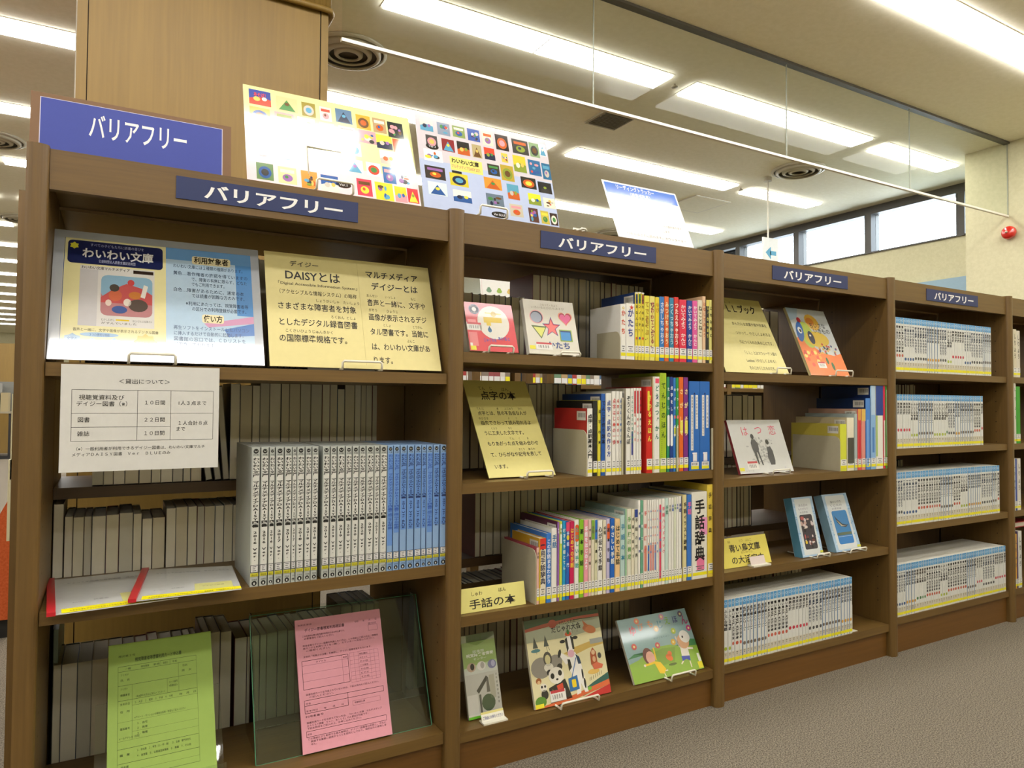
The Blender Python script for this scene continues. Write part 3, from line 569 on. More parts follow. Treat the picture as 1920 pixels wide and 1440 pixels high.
T2 = [(.03, .05, .09, .13, 'E8E0D0'), (.15, .06, .09, .13, '8A96A8'), (.26, .06, .09, .12, '8AA05A'), (.37, .055, .09, .13, '3A5AA8'), (.48, .05, .08, .15, 'E0E0C8'), (.58, .05, .10, .17, '2A1E1E'), (.71, .06, .13, .16, '3A3A36'), (.85, .06, .08, .16, '8AA878'), (.93, .05, .06, .14, 'F0ECE8'),
      (.06, .22, .08, .12, '4A4A4A'), (.17, .225, .09, .13, '8A2A2E'), (.28, .22, .09, .14, '262626'), (.39, .22, .07, .14, 'B8A878'), (.48, .225, .08, .13, 'D8482E'), (.61, .25, .05, .10, 'E0C850'), (.70, .245, .10, .18, 'D8C83A'), (.82, .26, .10, .17, '2E6A98'), (.93, .27, .07, .18, '2E6A90'),
      (.035, .37, .13, .12, 'E8E8E8'), (.49, .40, .09, .12, '3A3A30'), (.59, .38, .10, .17, 'B8A03A'), (.03, .54, .14, .13, '3A3632'), (.20, .57, .13, .13, 'D8C83A'), (.45, .55, .13, .12, 'E0983A'), (.74, .47, .12, .12, '2A2A26'), (.875, .49, .11, .12, '26262A'), (.62, .58, .09, .16, '5AA0B8'),
      (.04, .70, .13, .13, 'D8E8E8'), (.21, .74, .13, .12, 'E8E8E0'), (.45, .72, .13, .13, '6A7A8A'), (.78, .64, .10, .12, 'E8E83A'), (.90, .66, .095, .11, 'E8E8D0'), (.62, .79, .10, .13, 'C8C0A8'), (.765, .80, .075, .15, '5A3A32'), (.86, .81, .065, .14, 'C8B850'), (.935, .82, .06, .13, '3A2A2A')]
for i, (u, v, w, h, c) in enumerate(T2): thumb(s, u, v, w, h, c, KN[(i*2+i//3) % 5], 1)
s.rect(.215, .40, .45, .54, 'E4E07A', 1); s.text(.225, .46, .055, 'わいわい文庫', '2A1E1E', w=.20, bold=.025); s.text(.222, .515, .045, 'マルチメディアDAISY 2021', 'B83A6A', w=.21)
for u, v, st in ((.10, .335, 'Ver.3'), (.535, .93, 'Ver.BLUE')): s.ell(u, v, .045 if 'B' not in st else .062, .032, '1A1A1A', 1); s.text(u, v+.012, .035, st, 'F0F0F0', w=.05 if 'B' not in st else .09, align='c', l=4)
s.rect(.22, .58-.035, .29, .60-.03, '2A2A2A', 1)
s.finish(o)
o, s = board('laminated_poster', (1.4171, .0140, 1.4335, .2970, .2110, 24.0, -.2), .0012, 'F0EEEA', 'white laminated sheet with a blue heading standing on top of the second bay', 'poster', None, .10, .6, .7)
s.rect(.02, .03, .98, .235, '2268C8', 0); s.text(.16, .115, .085, 'リーディングトラッカー', 'F2F4F8', w=.52, bold=.02); s.text(.30, .215, .075, '（読書補助具）', 'F2F4F8', w=.33, bold=.01); s.text(.14, .335, .06, '読書のサポートをする道具です', '8A867A', w=.46)
s.rect(.02, .37, .46, .80, 'A88468', 0); s.rect(.045, .42, .44, .78, 'E8E4DA', 1); s.rect(.28, .37, .40, .42, '6A4A3A', 2); s.ell(.36, .72, .07, .04, 'B88A70', 2)
s.text(.12, .93, .05, '行をとばさずに読めます。', '9A968A', w=.5); s.text(.55, .70, .045, '黄色と黒の面があります', '9A968A', w=.36); s.text(.52, .80, .045, 'お貸しします', '9A968A', w=.2); s.text(.62, .93, .05, 'カウンターまで', '8A867A', w=.3)
s.finish(o)
wire_stand(.535, .012, 1.4295, .085, 21, 'white wire stand holding the first chart poster on top of the bookcase', lip=.026, thick=.002, cy=.052)
wire_stand(.955, .012, 1.4295, .08, 16, 'white wire stand holding the second chart poster on top of the bookcase', lip=.026, thick=.002, cy=.052)
wire_stand(1.27, .012, 1.4290, .02, 16, 'small cream wire clip on top of the second bay header', lip=.006, hb=.01)
DAISY=[(0.4043, 0.4226, 0.3024, 'W', '2016 Ver. 1'),
 (0.4239, 0.4407, 0.3022, 'W', '2016 Ver. 2'),
 (0.4417, 0.4538, 0.302, 'W', '2016 Ver. 3'),
 (0.4551, 0.473, 0.3018, 'W', '2017 Ver. 1'),
 (0.4741, 0.4908, 0.3016, 'W', '2017 Ver. 2'),
 (0.4913, 0.5007, 0.3015, 'W', '2017 Ver. 3'),
 (0.5013, 0.5186, 0.3014, 'W', '2018 Ver. 1'),
 (0.5197, 0.5341, 0.3012, 'W', '2018 Ver. 2'),
 (0.5349, 0.5497, 0.3011, 'W', '2018 Ver. 3'),
 (0.5589, 0.5756, 0.3007, 'W', '2019 Ver. 1'),
 (0.5768, 0.5917, 0.3005, 'W', '2019 Ver. 2'),
 (0.5928, 0.6108, 0.3003, 'W', '2019 Ver. 3'),
 (0.612, 0.6272, 0.3001, 'W', '2020 Ver. 1'),
 (0.6281, 0.6438, 0.3, 'W', '2020 Ver. 2'),
 (0.6447, 0.6605, 0.2998, 'W', '2020 Ver. 3'),
 (0.6617, 0.6805, 0.2996, 'W', '2021 Ver. 1'),
 (0.6811, 0.6945, 0.2995, 'W', '2021 Ver. 2'),
 (0.6957, 0.7133, 0.2993, 'W', '2021 Ver. 3'),
 (0.7139, 0.7285, 0.2992, 'B', ''),
 (0.7294, 0.7451, 0.2991, 'B', ''),
 (0.7464, 0.7635, 0.2989, 'B', '2016 Ver. BLUE'),
 (0.7645, 0.7825, 0.2987, 'B', '2017 Ver. BLUE'),
 (0.7838, 0.8013, 0.2985, 'B', '2018 Ver. BLUE'),
 (0.8019, 0.8143, 0.2984, 'B', '2019 Ver. BLUE'),
 (0.8153, 0.8317, 0.2983, 'B', ''),
 (0.8328, 0.8494, 0.2982, 'B', '2020 Ver. BLUE'),
 (0.8518, 0.8707, 0.2979, 'B', '2021 Ver. BLUE')]
ROW_A=[(1.4177, 1.4371, 0.1612, 'ECE9DE', 'かたち', 'D2502F', 'white book with a yellow ring on its spine'),
 (1.4377, 1.4707, 0.1649, 'ECE9DE', 'かたち', '2D3C8C', 'thick white book with a red star on its spine'),
 (1.4712, 1.4822, 0.2, 'E6D23C', 'いまなんじ？', '2A2620', 'yellow-white book, first of the three with coloured slots'),
 (1.4825, 1.4943, 0.2015, 'E6D23C', 'ナンノハナ？', '2A2620', 'yellow-white book, middle of the three with coloured slots'),
 (1.4946, 1.506, 0.2007, 'E6D23C', 'だれのかお？', '2A2620', 'yellow-white book, last of the three with coloured slots'),
 (1.5067, 1.5266, 0.1929, 'E3D84A', 'てであそぶ', 'B08A20', 'pale yellow book after the three slotted ones'),
 (1.5272, 1.548, 0.1931, 'E8DC78', 'さわってごらん', 'A03050', 'yellow book with speckled red and brown spine'),
 (1.5496, 1.5653, 0.1917, 'E6CE28', 'ゆび', 'C08A20', 'plain yellow book with one half hidden by a bookend'),
 (1.566, 1.5848, 0.1947, '2F78BE', 'さがしちゃおう', 'D8E4F0', 'bright blue book'),
 (1.5854, 1.6034, 0.197, 'E0662A', 'みつけちゃおう', 'F2E6B0', 'orange book with pale lettering'),
 (1.6047, 1.6235, 0.1947, '2C7E9E', 'つくっちゃおう', 'BFDDE6', 'teal book'),
 (1.6242, 1.6432, 0.1979, 'D8302A', 'つたえちゃおう', 'F4E8D8', 'scarlet book with white lettering'),
 (1.6452, 1.6754, 0.1923, 'E2304E', 'かいてみよう かんじ', 'F6E8E0', 'thick crimson book with white lettering'),
 (1.6768, 1.6991, 0.1916, '1F3F94', 'かいてみよう かんじ', 'F0F0F0', 'navy book with white lettering'),
 (1.6998, 1.7208, 0.1928, 'E25A9C', 'かいてみよう かんじ', 'F8F0F0', 'pink book with white lettering'),
 (1.7222, 1.7414, 0.1966, 'E6DEC2', 'ねことねこ', '55503E', 'cream book with thin black lettering'),
 (1.7428, 1.7564, 0.2101, 'E4BE96', 'はなしてみよう', 'C06A40', 'tall peach book'),
 (1.7571, 1.77, 0.1999, '2E2C28', 'しずかなまち', 'D8CC60', 'black and yellow book'),
 (1.7708, 1.7834, 0.201, 'E2DA80', 'これなあに', '2A2620', 'pale yellow book with black letters against the right post')]
ROW_B=[(1.3005, 1.3195, 0.1913, 'ECE9DE', '点字・点訳基本入門', '1E1E1E', 'white book with black title and a red back cover'),
 (1.3207, 1.3359, 0.2128, '24241F', '点字エディタ', '3A3A34', 'black book'),
 (1.3369, 1.3479, 0.2142, 'E2D43A', '点字の本', '3A3A20', 'thin yellow book beside the black one'),
 (1.3488, 1.3639, 0.2332, '2A5CA8', 'てんじ手作り絵本', '0F1E40', 'blue book with pale yellow edge'),
 (1.3652, 1.3862, 0.2348, 'ECE9DE', '点字・点訳の作り方', '2A4A9A', 'white book with blue title'),
 (1.3872, 1.4019, 0.241, 'ECE9DE', '点字はじめの一歩', 'D06060', 'white book numbered with a red dot, first of two'),
 (1.4025, 1.4139, 0.2412, 'ECE9DE', '点字はじめの一歩', 'D06060', 'white book numbered with a red dot, second of two'),
 (1.4146, 1.426, 0.2408, 'ECE9DE', '点字はじめの一歩', '3A60B0', 'white book numbered with a blue dot'),
 (1.4385, 1.4557, 0.2495, 'ECE9DE', 'ぞうくんのさんぽ', '262626', 'white book with bold black title'),
 (1.4564, 1.4659, 0.2497, 'ECE9DE', 'てんじつきさわるえほん', '2E8A70', 'thin white book with green title'),
 (1.4666, 1.4765, 0.2513, 'ECE9DE', 'さわるめいろ', 'D23A3A', 'white red-pill book, first of three'),
 (1.4772, 1.4869, 0.2515, 'ECE9DE', 'さわるめいろ２', 'D23A3A', 'white red-pill book, middle of three'),
 (1.4876, 1.4965, 0.2516, 'ECE9DE', 'さわるめいろ３', '2A2A2A', 'white red-pill book, last of three'),
 (1.5153, 1.5386, 0.2564, 'D0261E', 'さわるえほん', 'F2E45A', 'broad red book with a yellow panel'),
 (1.5392, 1.5436, 0.2863, 'E0D6AA', '', '', 'thin cream book beside the broad red one'),
 (1.5444, 1.5673, 0.2872, 'ECE9DE', 'どうぶつずかん', '2E7A64', 'tall white book with green title and a pink square'),
 (1.5684, 1.5941, 0.2987, 'A9C22A', 'てんじのほん', '3A5A1A', 'tall lime green book with a dotted spine'),
 (1.5953, 1.607, 0.2872, '2A8A62', 'たのしい点字', 'F2F2F2', 'green book just right of the lime one'),
 (1.6077, 1.6203, 0.2875, '1E3E84', '点字をしらべよう', 'F2F2F2', 'dark blue book with white title'),
 (1.621, 1.6317, 0.2855, '2D74C0', 'めざそう点字', 'F2F2F2', 'blue book with pink mark'),
 (1.6325, 1.6436, 0.2858, '2E9848', 'やってみよう', 'F2F2F2', 'green book with pink mark'),
 (1.6444, 1.6625, 0.2879, 'E2661E', 'さがして', 'F8E8A0', 'orange book with a yellow tag'),
 (1.6633, 1.6824, 0.2878, '7C2A7E', 'さがそう', 'F8E8A0', 'purple book with a yellow tag'),
 (1.6856, 1.7291, 0.2763, '2468B4', '', '', 'blue lever file, left of the pair'),
 (1.7303, 1.7723, 0.2766, '2468B4', '', '', 'blue lever file, right of the pair')]
ROW_C=[(1.1355, 1.1442, 0.1512, 'E8B8A8', '手話', '7A6A60', 'thin pink and cream book'),
 (1.1448, 1.1652, 0.1746, 'E8C83A', '実用手話辞典', '30304A', 'thick yellow-edged book with a red top label'),
 (1.1663, 1.182, 0.1863, '3A7ACA', 'この手話まるわかり', 'E8F0F8', 'blue book with white lettering'),
 (1.1828, 1.201, 0.1985, 'ECE9DE', '手話', '3A78A8', 'white book with large blue title'),
 (1.2018, 1.2087, 0.2144, '9A68B0', '手話', 'E8E0F0', 'thin purple book'),
 (1.2093, 1.2181, 0.2149, 'D2DC50', '手話', '6A7A20', 'thin yellow-green book'),
 (1.2187, 1.2298, 0.2141, '2F9ACA', '親子で手話じてん', 'F0F4E0', 'bright blue book with white pill'),
 (1.2304, 1.2422, 0.2122, '2A64B4', '手話入門', 'DCE8F8', 'dark blue book'),
 (1.2428, 1.258, 0.2126, 'C81E54', 'はじめての手話', 'F4D23C', 'crimson book with yellow letters'),
 (1.2589, 1.2739, 0.2157, 'ECE9DE', 'たのしい手話', '2AA090', 'white book with green title'),
 (1.2748, 1.2902, 0.2145, '8AC22A', '基本手話', '1E2A1E', 'light green book with an orange pill'),
 (1.2908, 1.3055, 0.2133, 'F0A0A8', '手話をはじめよう', 'F8F8F8', 'pink book'),
 (1.3061, 1.3159, 0.2123, 'E8C8BC', '中国の手話', '4A3A34', 'pale pink book'),
 (1.3165, 1.327, 0.2115, 'E6DEC2', '手話', '6A6450', 'first cream book before the green-topped one'),
 (1.3276, 1.3376, 0.2107, 'DCD8B0', '手話通訳', '2E2E22', 'cream book with green top'),
 (1.3382, 1.3554, 0.2084, 'ECE9DE', '心が伝わる手話', '1E1E1E', 'white book with blue top and black title'),
 (1.3569, 1.3686, 0.2071, 'E6DEC2', '手話', '3A3A34', 'cream book with small black letters'),
 (1.3692, 1.3816, 0.21, 'C8BED8', '基本手話', '2A2A34', 'lilac book with an orange pill'),
 (1.3822, 1.3988, 0.2101, '2464B8', 'やさしい手話', 'F2F2E2', 'blue book with white and yellow title'),
 (1.3998, 1.4181, 0.2074, 'F0C890', 'はじめて手話', '2A3A30', 'peach book with green title'),
 (1.4191, 1.4363, 0.2162, 'B8D2CA', '手話の本', '3A8AA8', 'pale teal book'),
 (1.4369, 1.4428, 0.2338, '9CC49A', '', '', 'thin light green book'),
 (1.4434, 1.4592, 0.2331, 'E2E0C8', '手話技能検定', '6AA058', 'white book with pink patch'),
 (1.4599, 1.4708, 0.2316, 'E6DEC2', '手話で話そう', '4A4A40', 'cream book with black lettering, first after the pink-patched one'),
 (1.4715, 1.4841, 0.2302, 'E2DEC8', '手話の世界', '4A4A40', 'cream book with a small black mark'),
 (1.4847, 1.4941, 0.2559, 'ECE9DE', '手話通訳', '28408A', 'tall white book with navy top'),
 (1.4948, 1.5042, 0.2548, '6AA886', '手話教室', 'E8F4EC', 'tall green-edged book'),
 (1.5049, 1.5191, 0.2545, 'E8DCD0', '手話講座', 'D86058', 'tall book with pink and orange letters'),
 (1.5198, 1.528, 0.2538, 'ECE9DE', 'みんなの手話', 'D8826A', 'white magazine with orange letters'),
 (1.5287, 1.5362, 0.2532, 'ECE9DE', 'みんなの手話', '3A6AB0', 'white magazine with blue bar'),
 (1.5369, 1.5448, 0.254, 'ECE9DE', 'みんなの手話', 'E07A70', 'white magazine with pink bar, first of two'),
 (1.5455, 1.5537, 0.2535, 'ECE9DE', 'みんなの手話', 'E07A70', 'white magazine with pink bar, second of two'),
 (1.5544, 1.5624, 0.2535, 'ECE9DE', 'みんなの手話', '6A78B8', 'white magazine with violet bar'),
 (1.5631, 1.5746, 0.2541, 'ECE9DE', 'ＮＨＫ手話', '3A8AC0', 'white magazine with light blue bar'),
 (1.5753, 1.5882, 0.2549, 'ECE9DE', '手話ハンドブック', 'E03A5E', 'white book with a long red pill'),
 (1.5889, 1.6023, 0.2551, 'C6DCD0', '手話', '4A8A70', 'pale green book right of the red-pill one'),
 (1.603, 1.6133, 0.256, 'ECE9DE', '手話', '8A8A78', 'plain white book, first of three before the blue-barred one'),
 (1.614, 1.624, 0.2559, 'ECE9DE', '手話', '3A6AC0', 'white book with short blue bar'),
 (1.6247, 1.6329, 0.2563, 'E0E4C8', '手話', '7A9A50', 'pale yellow-green book'),
 (1.6337, 1.6419, 0.2569, 'ECE9DE', '手話', '5A6AC0', 'white book with tiny blue letters'),
 (1.6426, 1.656, 0.2581, 'ECE9DE', '手話', '2A3A7A', 'white book with navy edge line'),
 (1.6604, 1.676, 0.2616, 'E0D29A', '手話イラスト辞典', '22221A', 'straw yellow book with black title'),
 (1.6771, 1.6963, 0.2605, '3A74C0', '手話', 'F070A0', 'blue and pink book'),
 (1.6974, 1.7618, 0.267, 'E6E2D2', '手話辞典', '1A1A1A', 'very thick white dictionary with large black title'),
 (1.7634, 1.7902, 0.288, 'E4C84A', '手話の絵事典', '1A1A1A', 'tall yellow and green picture dictionary')]
ROW_E=[(2.4172, 2.4537, 0.1695, 'D4D83C', '', '', 'yellow-green box file'),
 (2.4561, 2.4965, 0.1925, 'E6DEC2', '', '', 'cream book with a dark photo on its lower half'),
 (2.4989, 2.516, 0.2062, 'A8B4B0', '', '', 'grey-teal book'),
 (2.5178, 2.5385, 0.2243, 'E04A50', '', '', 'red book'),
 (2.5407, 2.5638, 0.2243, 'E09080', '', '', 'salmon book'),
 (2.5664, 2.5926, 0.2641, '4A86D0', '', '', 'blue book with pale top'),
 (2.5954, 2.6253, 0.3114, '8AB4DE', '', '', 'tall light blue book'),
 (2.6276, 2.6714, 0.3121, 'ECE9DE', '', '', 'tall white book with navy top'),
 (2.6738, 2.6862, 0.3126, 'D8304A', '', '', 'thin red and white book'),
 (2.6885, 2.71, 0.313, '4A9A3E', '', '', 'green and white book against the post')]
# ---------------------------------------------------------------- second bay, face-out items
o, s = board('picture_book', (.9428, .0270, 1.0790, .1458, .1403, 18.2, 0), .010, 'D23034', 'square red board book with a yellow water tap on its cover', 'book', None, .3, .5, .3, 'E8E0D0')
s.ell(.56, .40, .33, .345, 'D8D2C2', 1, 28); s.poly([(.36, .29), (.36, .41), (.41, .41), (.41, .47), (.50, .47), (.50, .40), (.74, .40), (.74, .29)][::-1], 'D8B81E', 2)
s.ell(.58, .22, .055, .055, 'D8B81E', 2); s.line(.42, .205, .72, .215, .004, 'D8B81E', 2); s.ell(.43, .205, .03, .015, 'D8B81E', 3); s.ell(.71, .215, .03, .015, 'D8B81E', 3)
s.ell(.46, .56, .04, .05, '2E6A90', 2); s.poly([(.425, .545), (.46, .475), (.495, .545)], '2E6A90', 2); s.ell(.19, .145, .105, .105, '24345E', 2, 20); s.ell(.19, .145, .045, .045, 'D8D2C2', 3); s.ell(.19, .145, .09, .09, '24345E', 2)
s.text(.12, .10, .04, 'あかちゃん', 'D8D2C2', w=.14, l=4); s.text(.12, .225, .04, 'えほん', 'D8D2C2', w=.13, l=4)
s.text(.30, .80, .085, 'じゃぐちを', '2E4AA0', w=.27, bold=.02); s.text(.60, .76, .085, 'あけると', '2E4AA0', w=.26, bold=.02)
s.rect(.03, .36, .20, .42, 'E88A88', 1); barcode(s, .0, .42, .30, .16, 1); s.rect(.02, .62, .19, .90, 'E07A78', 1); s.rect(.02, .90, .13, .985, 'E8DC2A', 2); s.rect(.02, .84, .07, .90, 'E8E4D8', 2)
s.finish(o)
wire_stand(.983, .010, 1.0732, .072, 18, 'white wire stand holding the red square book', cy=0.027, lip=.019, hb=.08)
o, s = board('picture_book', (1.1240, .0285, 1.0790, .1684, .1611, 15.1, 0), .016, 'D8D2C0', 'white board book with five cut-out shapes and the title in blue', 'book', None, .3, .5, .3, 'E8E2D4')
s.text(.32, .105, .05, 'さわって・みよう', '8A7A60', w=.36); s.text(.14, .16, .05, 'ミッフィーとかたちあそび'.replace('ミッフィー', 'いろいろ'), '8A8270', w=.66)
s.ell(.225, .32, .135, .125, 'E8A0A0', 1, 24); s.ell(.225, .32, .118, .11, '3A3A44', 2, 24); s.ell(.215, .33, .105, .098, '9AA0AC', 3, 24)
def heart(u, v, r, c, l):
    s.poly([(u+r*1.0*math.sin(t)**3, v-r*(.81*math.cos(t)-.31*math.cos(2*t)-.125*math.cos(3*t)-.06*math.cos(4*t))) for t in [2*math.pi*k/24 for k in range(24)]][::-1], c, l)
heart(.80, .31, .145, 'E89070', 1); heart(.80, .31, .125, 'A02A3A', 2); heart(.795, .32, .11, 'DE5A8A', 3)
s.star(.50, .50, .19, '3A4A8A', 1); s.star(.50, .50, .165, 'B8283A', 2); s.star(.495, .51, .145, 'E8706A', 3)
s.poly([(.10, .48), (.27, .72), (.40, .49)][::-1], '5A6A3A', 1); s.poly([(.14, .51), (.27, .69), (.37, .515)][::-1], 'D8D86A', 2)
s.rect(.64, .53, .89, .75, '8AA83A', 1); s.rect(.66, .55, .87, .73, '1E3A6A', 2); s.rect(.66, .575, .855, .73, '3A8AC8', 3)
s.text(.36, .88, .135, 'かたち', '26407E', w=.47, bold=.03); s.text(.60, .95, .04, '偕成社'[:2], 'C8B8A0', w=.07)
barcode(s, .14, .79, .32, .13, 5); s.rect(.02, .85, .13, .915, 'E8DC2A', 2)
s.finish(o)
wire_stand(1.205, .010, 1.0732, .065, 15, 'white wire stand holding the cut-out shapes book', cy=0.0285, thick=.016, lip=.012, hb=.09)
o, s = board('explanation_card', (1.0150, .0530, .7425, .2114, .3173, 32.9, 0), .003, 'E4D882', 'tall cream-yellow card about braille books, second bay', 'card', None, .4, .4, .2)
s.text(.20, .105, .045, 'てん　じ', w=.23); s.text(.56, .115, .045, 'ほん', w=.12); s.text(.21, .205, .10, '点字の本', w=.56, bold=.015)
for v, u, w, st, r in ((.375, .095, .76, '点字とは、目の不自由な人が', (('てんじ', .09, .12), ('め', .40, .03), ('ふじゅう', .52, .14), ('ひと', .73, .08))), (.478, .10, .78, '指先でさわって読み取れるよ', (('ゆびさき', .085, .15), ('よ', .53, .03), ('と', .65, .03))), (.582, .105, .64, 'うに工夫した文字です。', (('くふう', .225, .1), ('もじ', .49, .06))), (.69, .11, .78, 'もりあがった点を組み合わせ', (('てん', .46, .075), ('く', .60, .03), ('あ', .73, .03))), (.80, .11, .78, 'て、ひらがなや記号を表して', (('きこう', .55, .1), ('あらわ', .70, .11))), (.915, .12, .23, 'います。', ())):
    s.text(u, v, .048, st, w=w, bold=.008)
    for q_, uu, ww in r: s.text(uu, v-.055, .028, q_, '4A4430', w=ww)
s.finish(o)
wire_stand(1.112, .030, .7385, .082, 33, 'white wire stand holding the braille card', cy=0.053, lip=.020)
# sign-language section sign, a folded card
t = thing('section_sign', (.9100, .0200, .4045), 'cream-yellow folded shelf sign reading sign language books', 'sign')
f_ = bpy.data.objects.new('front_panel', None)
b = MB().box((0, 0, 0), (.2022, .0008, .0606), M('E6DC84', .5)); fp = b.build('front_panel', t); fp.rotation_euler = (-math.radians(12), 0, 0)
bp_ = MB().box((0, 0, 0), (.2022, .0008, .0600), M('DCD07A', .5)).build('back_panel', t); bp_.location = (0, .0255, 0); bp_.rotation_euler = (math.radians(12), 0, 0)
s = Sheet(.2022, .0606, 0); s.text(.20, .33, .20, 'しゅわ', w=.17); s.text(.60, .30, .20, 'ほん', w=.12); s.text(.165, .84, .42, '手話の本', w=.69, bold=.012); s.finish(fp)
# leaflets
o, s = board('leaflet', (.9577, .0450, .1190, .1000, .2074, 16.2, 0), .008, 'C4C8BC', 'narrow green and grey leaflet with a building photo, second bay bottom shelf', 'leaflet', None, .3, .5, .3, 'D8D8C8')
s.rect(0, 0, 1, .32, '9AB46A', 0); s.rect(0, .0, 1, .09, 'A8B094', 1); s.poly([(.15, .09), (.45, .14), (1, .05), (1, 0), (.15, 0)], '86A850', 1); s.poly([(0, .40), (1, .34), (1, .30), (0, .30)], '9AB46A', 1)
for i in range(8): s.rect(0, .32+.014*i, 1, .335+.014*i, ['A2BA78', 'A8BE84', 'AEC28E', 'B4C498', 'B8C8A2', 'BCC8AA', 'C0CAB0', 'C2C8B6'][i], 0)
s.text(.30, .225, .035, '図書館', 'E8ECDC', w=.35); s.text(.10, .27, .045, '視覚障害者情報', 'F0F2E8', w=.82, bold=.015); s.text(.30, .315, .035, 'センター', 'E8ECDC', w=.4)
for u, a, b2 in ((.22, 'B8A08A', '2A2420'), (.52, 'D8D4CA', 'A8A49A'), (.84, '7A7A9A', 'A8A8C0')): s.ell(u, .395, .13, .055, a, 3); s.ell(u+.03, .39, .06, .04, b2, 4)
s.rect(0, .48, 1, .95, 'BAB8AC', 2); s.poly([(.30, .68), (.62, .52), (.68, .55), (.36, .72)], '4A483E', 3); s.poly([(.62, .54), (.68, .55), (.70, .72), (.60, .72)], '6A665A', 3); s.rect(.36, .73, .42, .95, '5A5A4E', 3); s.ell(.62, .84, .20, .10, '4A5A3E', 3); s.rect(.02, .72, .32, .95, 'CFCDC2', 3); s.rect(.70, .52, .86, .80, 'A8A490', 3)
s.vtext(.925, .50, .88, '点字図書録音図書', '2A2A24', .05); s.rect(0, .95, 1, .97, 'D8D8C8', 3); s.rect(0, .97, .35, 1.0, '6ABE2A', 3)
s.finish(o)
t = thing('leaflet_holder', (.982, .004, .1165), 'white leaflet holder with a take-free label strip, second bay bottom shelf', 'stand')
hm = M('E8E4D0', .35)
MB().box((-.002, 0, 0), (.068, .028, .004), hm).build('foot', t)
hp = MB().box((0, 0, 0), (.066, .002, .022), hm).build('label_strip', t); hp.location = (0, .014, .004); hp.rotation_euler = (-math.radians(28), 0, 0)
s = Sheet(.066, .022, 0); s.rect(0, 0, 1, .25, 'D8CC7A', 0); s.text(.05, .82, .42, 'ご自由にお持ちください', '4A4A8A', w=.90, bold=.01); s.finish(hp)
# cow picture book
o, s = board('picture_book', (1.1412, .0150, .1190, .2520, .2284, 17.4, -.7), .009, 'DCD2A4', 'large picture book with a standing cow and a panda in a bow tie', 'book', None, .3, .5, .3, 'D8D0B8')
s.poly([(0, 0), (1, 0), (1, .09), (.5, .085), (0, .10)], '3E5A3A', 1); s.poly([(0, .10), (.25, .07), (.7, .045), (1, .05), (1, .085), (.7, .075), (.3, .11), (0, .135)], 'B8583E', 2); s.poly([(0, .13), (1, .08), (1, .22), (.6, .27), (0, .26)], 'A8AC92', 1); s.ell(.36, .085, .055, .05, 'B8503A', 3)
s.text(.40, .105, .045, 'しゃれしゃれの', '2A2420', w=.27, bold=.01); s.text(.33, .185, .08, 'だじゃれ大会', '221E1A', w=.40, bold=.02); s.text(.56, .225, .03, 'さく・え', '6A6454', w=.13)
s.poly([(.45, .45), (.6, .40), (.85, .36), (1, .34), (1, .42), (.8, .44), (.55, .5)], 'C8A858', 1); s.rect(.82, .34, 1, .40, '9A9C94', 2)
for u in (.10, .24): s.poly([(u-.03, .33), (u, .20), (u+.035, .33)][::-1], '4A5048', 2); s.line(u, .33, u+.01, .40, .0012, '5A6058', 2); s.line(u+.02, .33, u+.04, .38, .0012, '5A6058', 2)
s.ell(.10, .36, .06, .02, '4A7A7E', 3)
s.ell(.84, .22, .09, .05, 'C8784A', 3, 16, .3); s.poly([(.76, .10), (.84, .18), (.78, .2)], 'B8683A', 3); s.ell(.77, .20, .02, .02, 'B06A48', 4)
s.ell(.14, .56, .13, .12, '8A8478', 2); s.ell(.33, .52, .09, .08, '8A8478', 2); s.ell(.235, .475, .055, .085, '4A463E', 3); s.ell(.235, .48, .035, .055, 'C8BE8A', 4); s.ell(.235, .57, .06, .05, 'D8D2C0', 3)
# panda
for u in (.235, .375): s.ell(u, .63 if u < .3 else .585, .035, .035, '1E1C1A', 4)
s.ell(.315, .675, .10, .095, 'E0DACA', 5); s.ell(.265, .675, .025, .033, '1E1C1A', 6); s.ell(.365, .655, .025, .033, '1E1C1A', 6); s.ell(.32, .72, .016, .012, '1E1C1A', 6)
s.poly([(.20, .80), (.42, .73), (.48, .96), (.20, .97)], '26241F', 4); s.poly([(.30, .79), (.38, .77), (.385, .83), (.31, .84)], 'D0482E', 7); s.star(.245, .87, .05, '8A7A3A', 6); s.star(.355, .91, .035, 'E8E4DA', 6)
s.ell(.085, .70, .035, .035, '9A5A2A', 3); s.ell(.085, .715, .02, .02, 'D8B080', 4); s.ell(.135, .78, .045, .045, 'E0DACA', 4); s.ell(.115, .77, .013, .015, '1E1C1A', 5); s.ell(.155, .77, .013, .015, '1E1C1A', 5); s.ell(.14, .86, .045, .055, '2A2824', 4)
# cow
s.poly([(.50, .50), (.60, .45), (.66, .62), (.68, .80), (.70, .93), (.655, .93), (.62, .82), (.60, .93), (.545, .94), (.56, .80), (.50, .66)], 'E8E4DA', 5)
s.poly([(.40, .42), (.50, .50), (.50, .56), (.46, .58), (.39, .46)], 'E8E4DA', 5); s.ell(.395, .44, .02, .05, '1E1E1E', 6, 12, .4)
s.ell(.545, .365, .055, .12, 'E8E4DA', 6); s.poly([(.49, .29), (.52, .27), (.525, .40), (.50, .45)], '1E1E1E', 7); s.poly([(.565, .26), (.60, .28), (.60, .42), (.575, .42)], '1E1E1E', 7); s.ell(.545, .465, .045, .045, 'D8A8B4', 7)
for a, b2, c, d in ((.455, .31, .035, .02), (.63, .29, .035, .02)): s.ell(a, b2, c, d, '1E1E1E', 7)
s.line(.49, .25, .50, .19, .003, 'C8C0B0', 7); s.line(.59, .24, .585, .18, .003, 'C8C0B0', 7); s.ell(.545, .235, .045, .025, 'D0582E', 8); s.ell(.545, .21, .018, .03, '3A7A3A', 9)
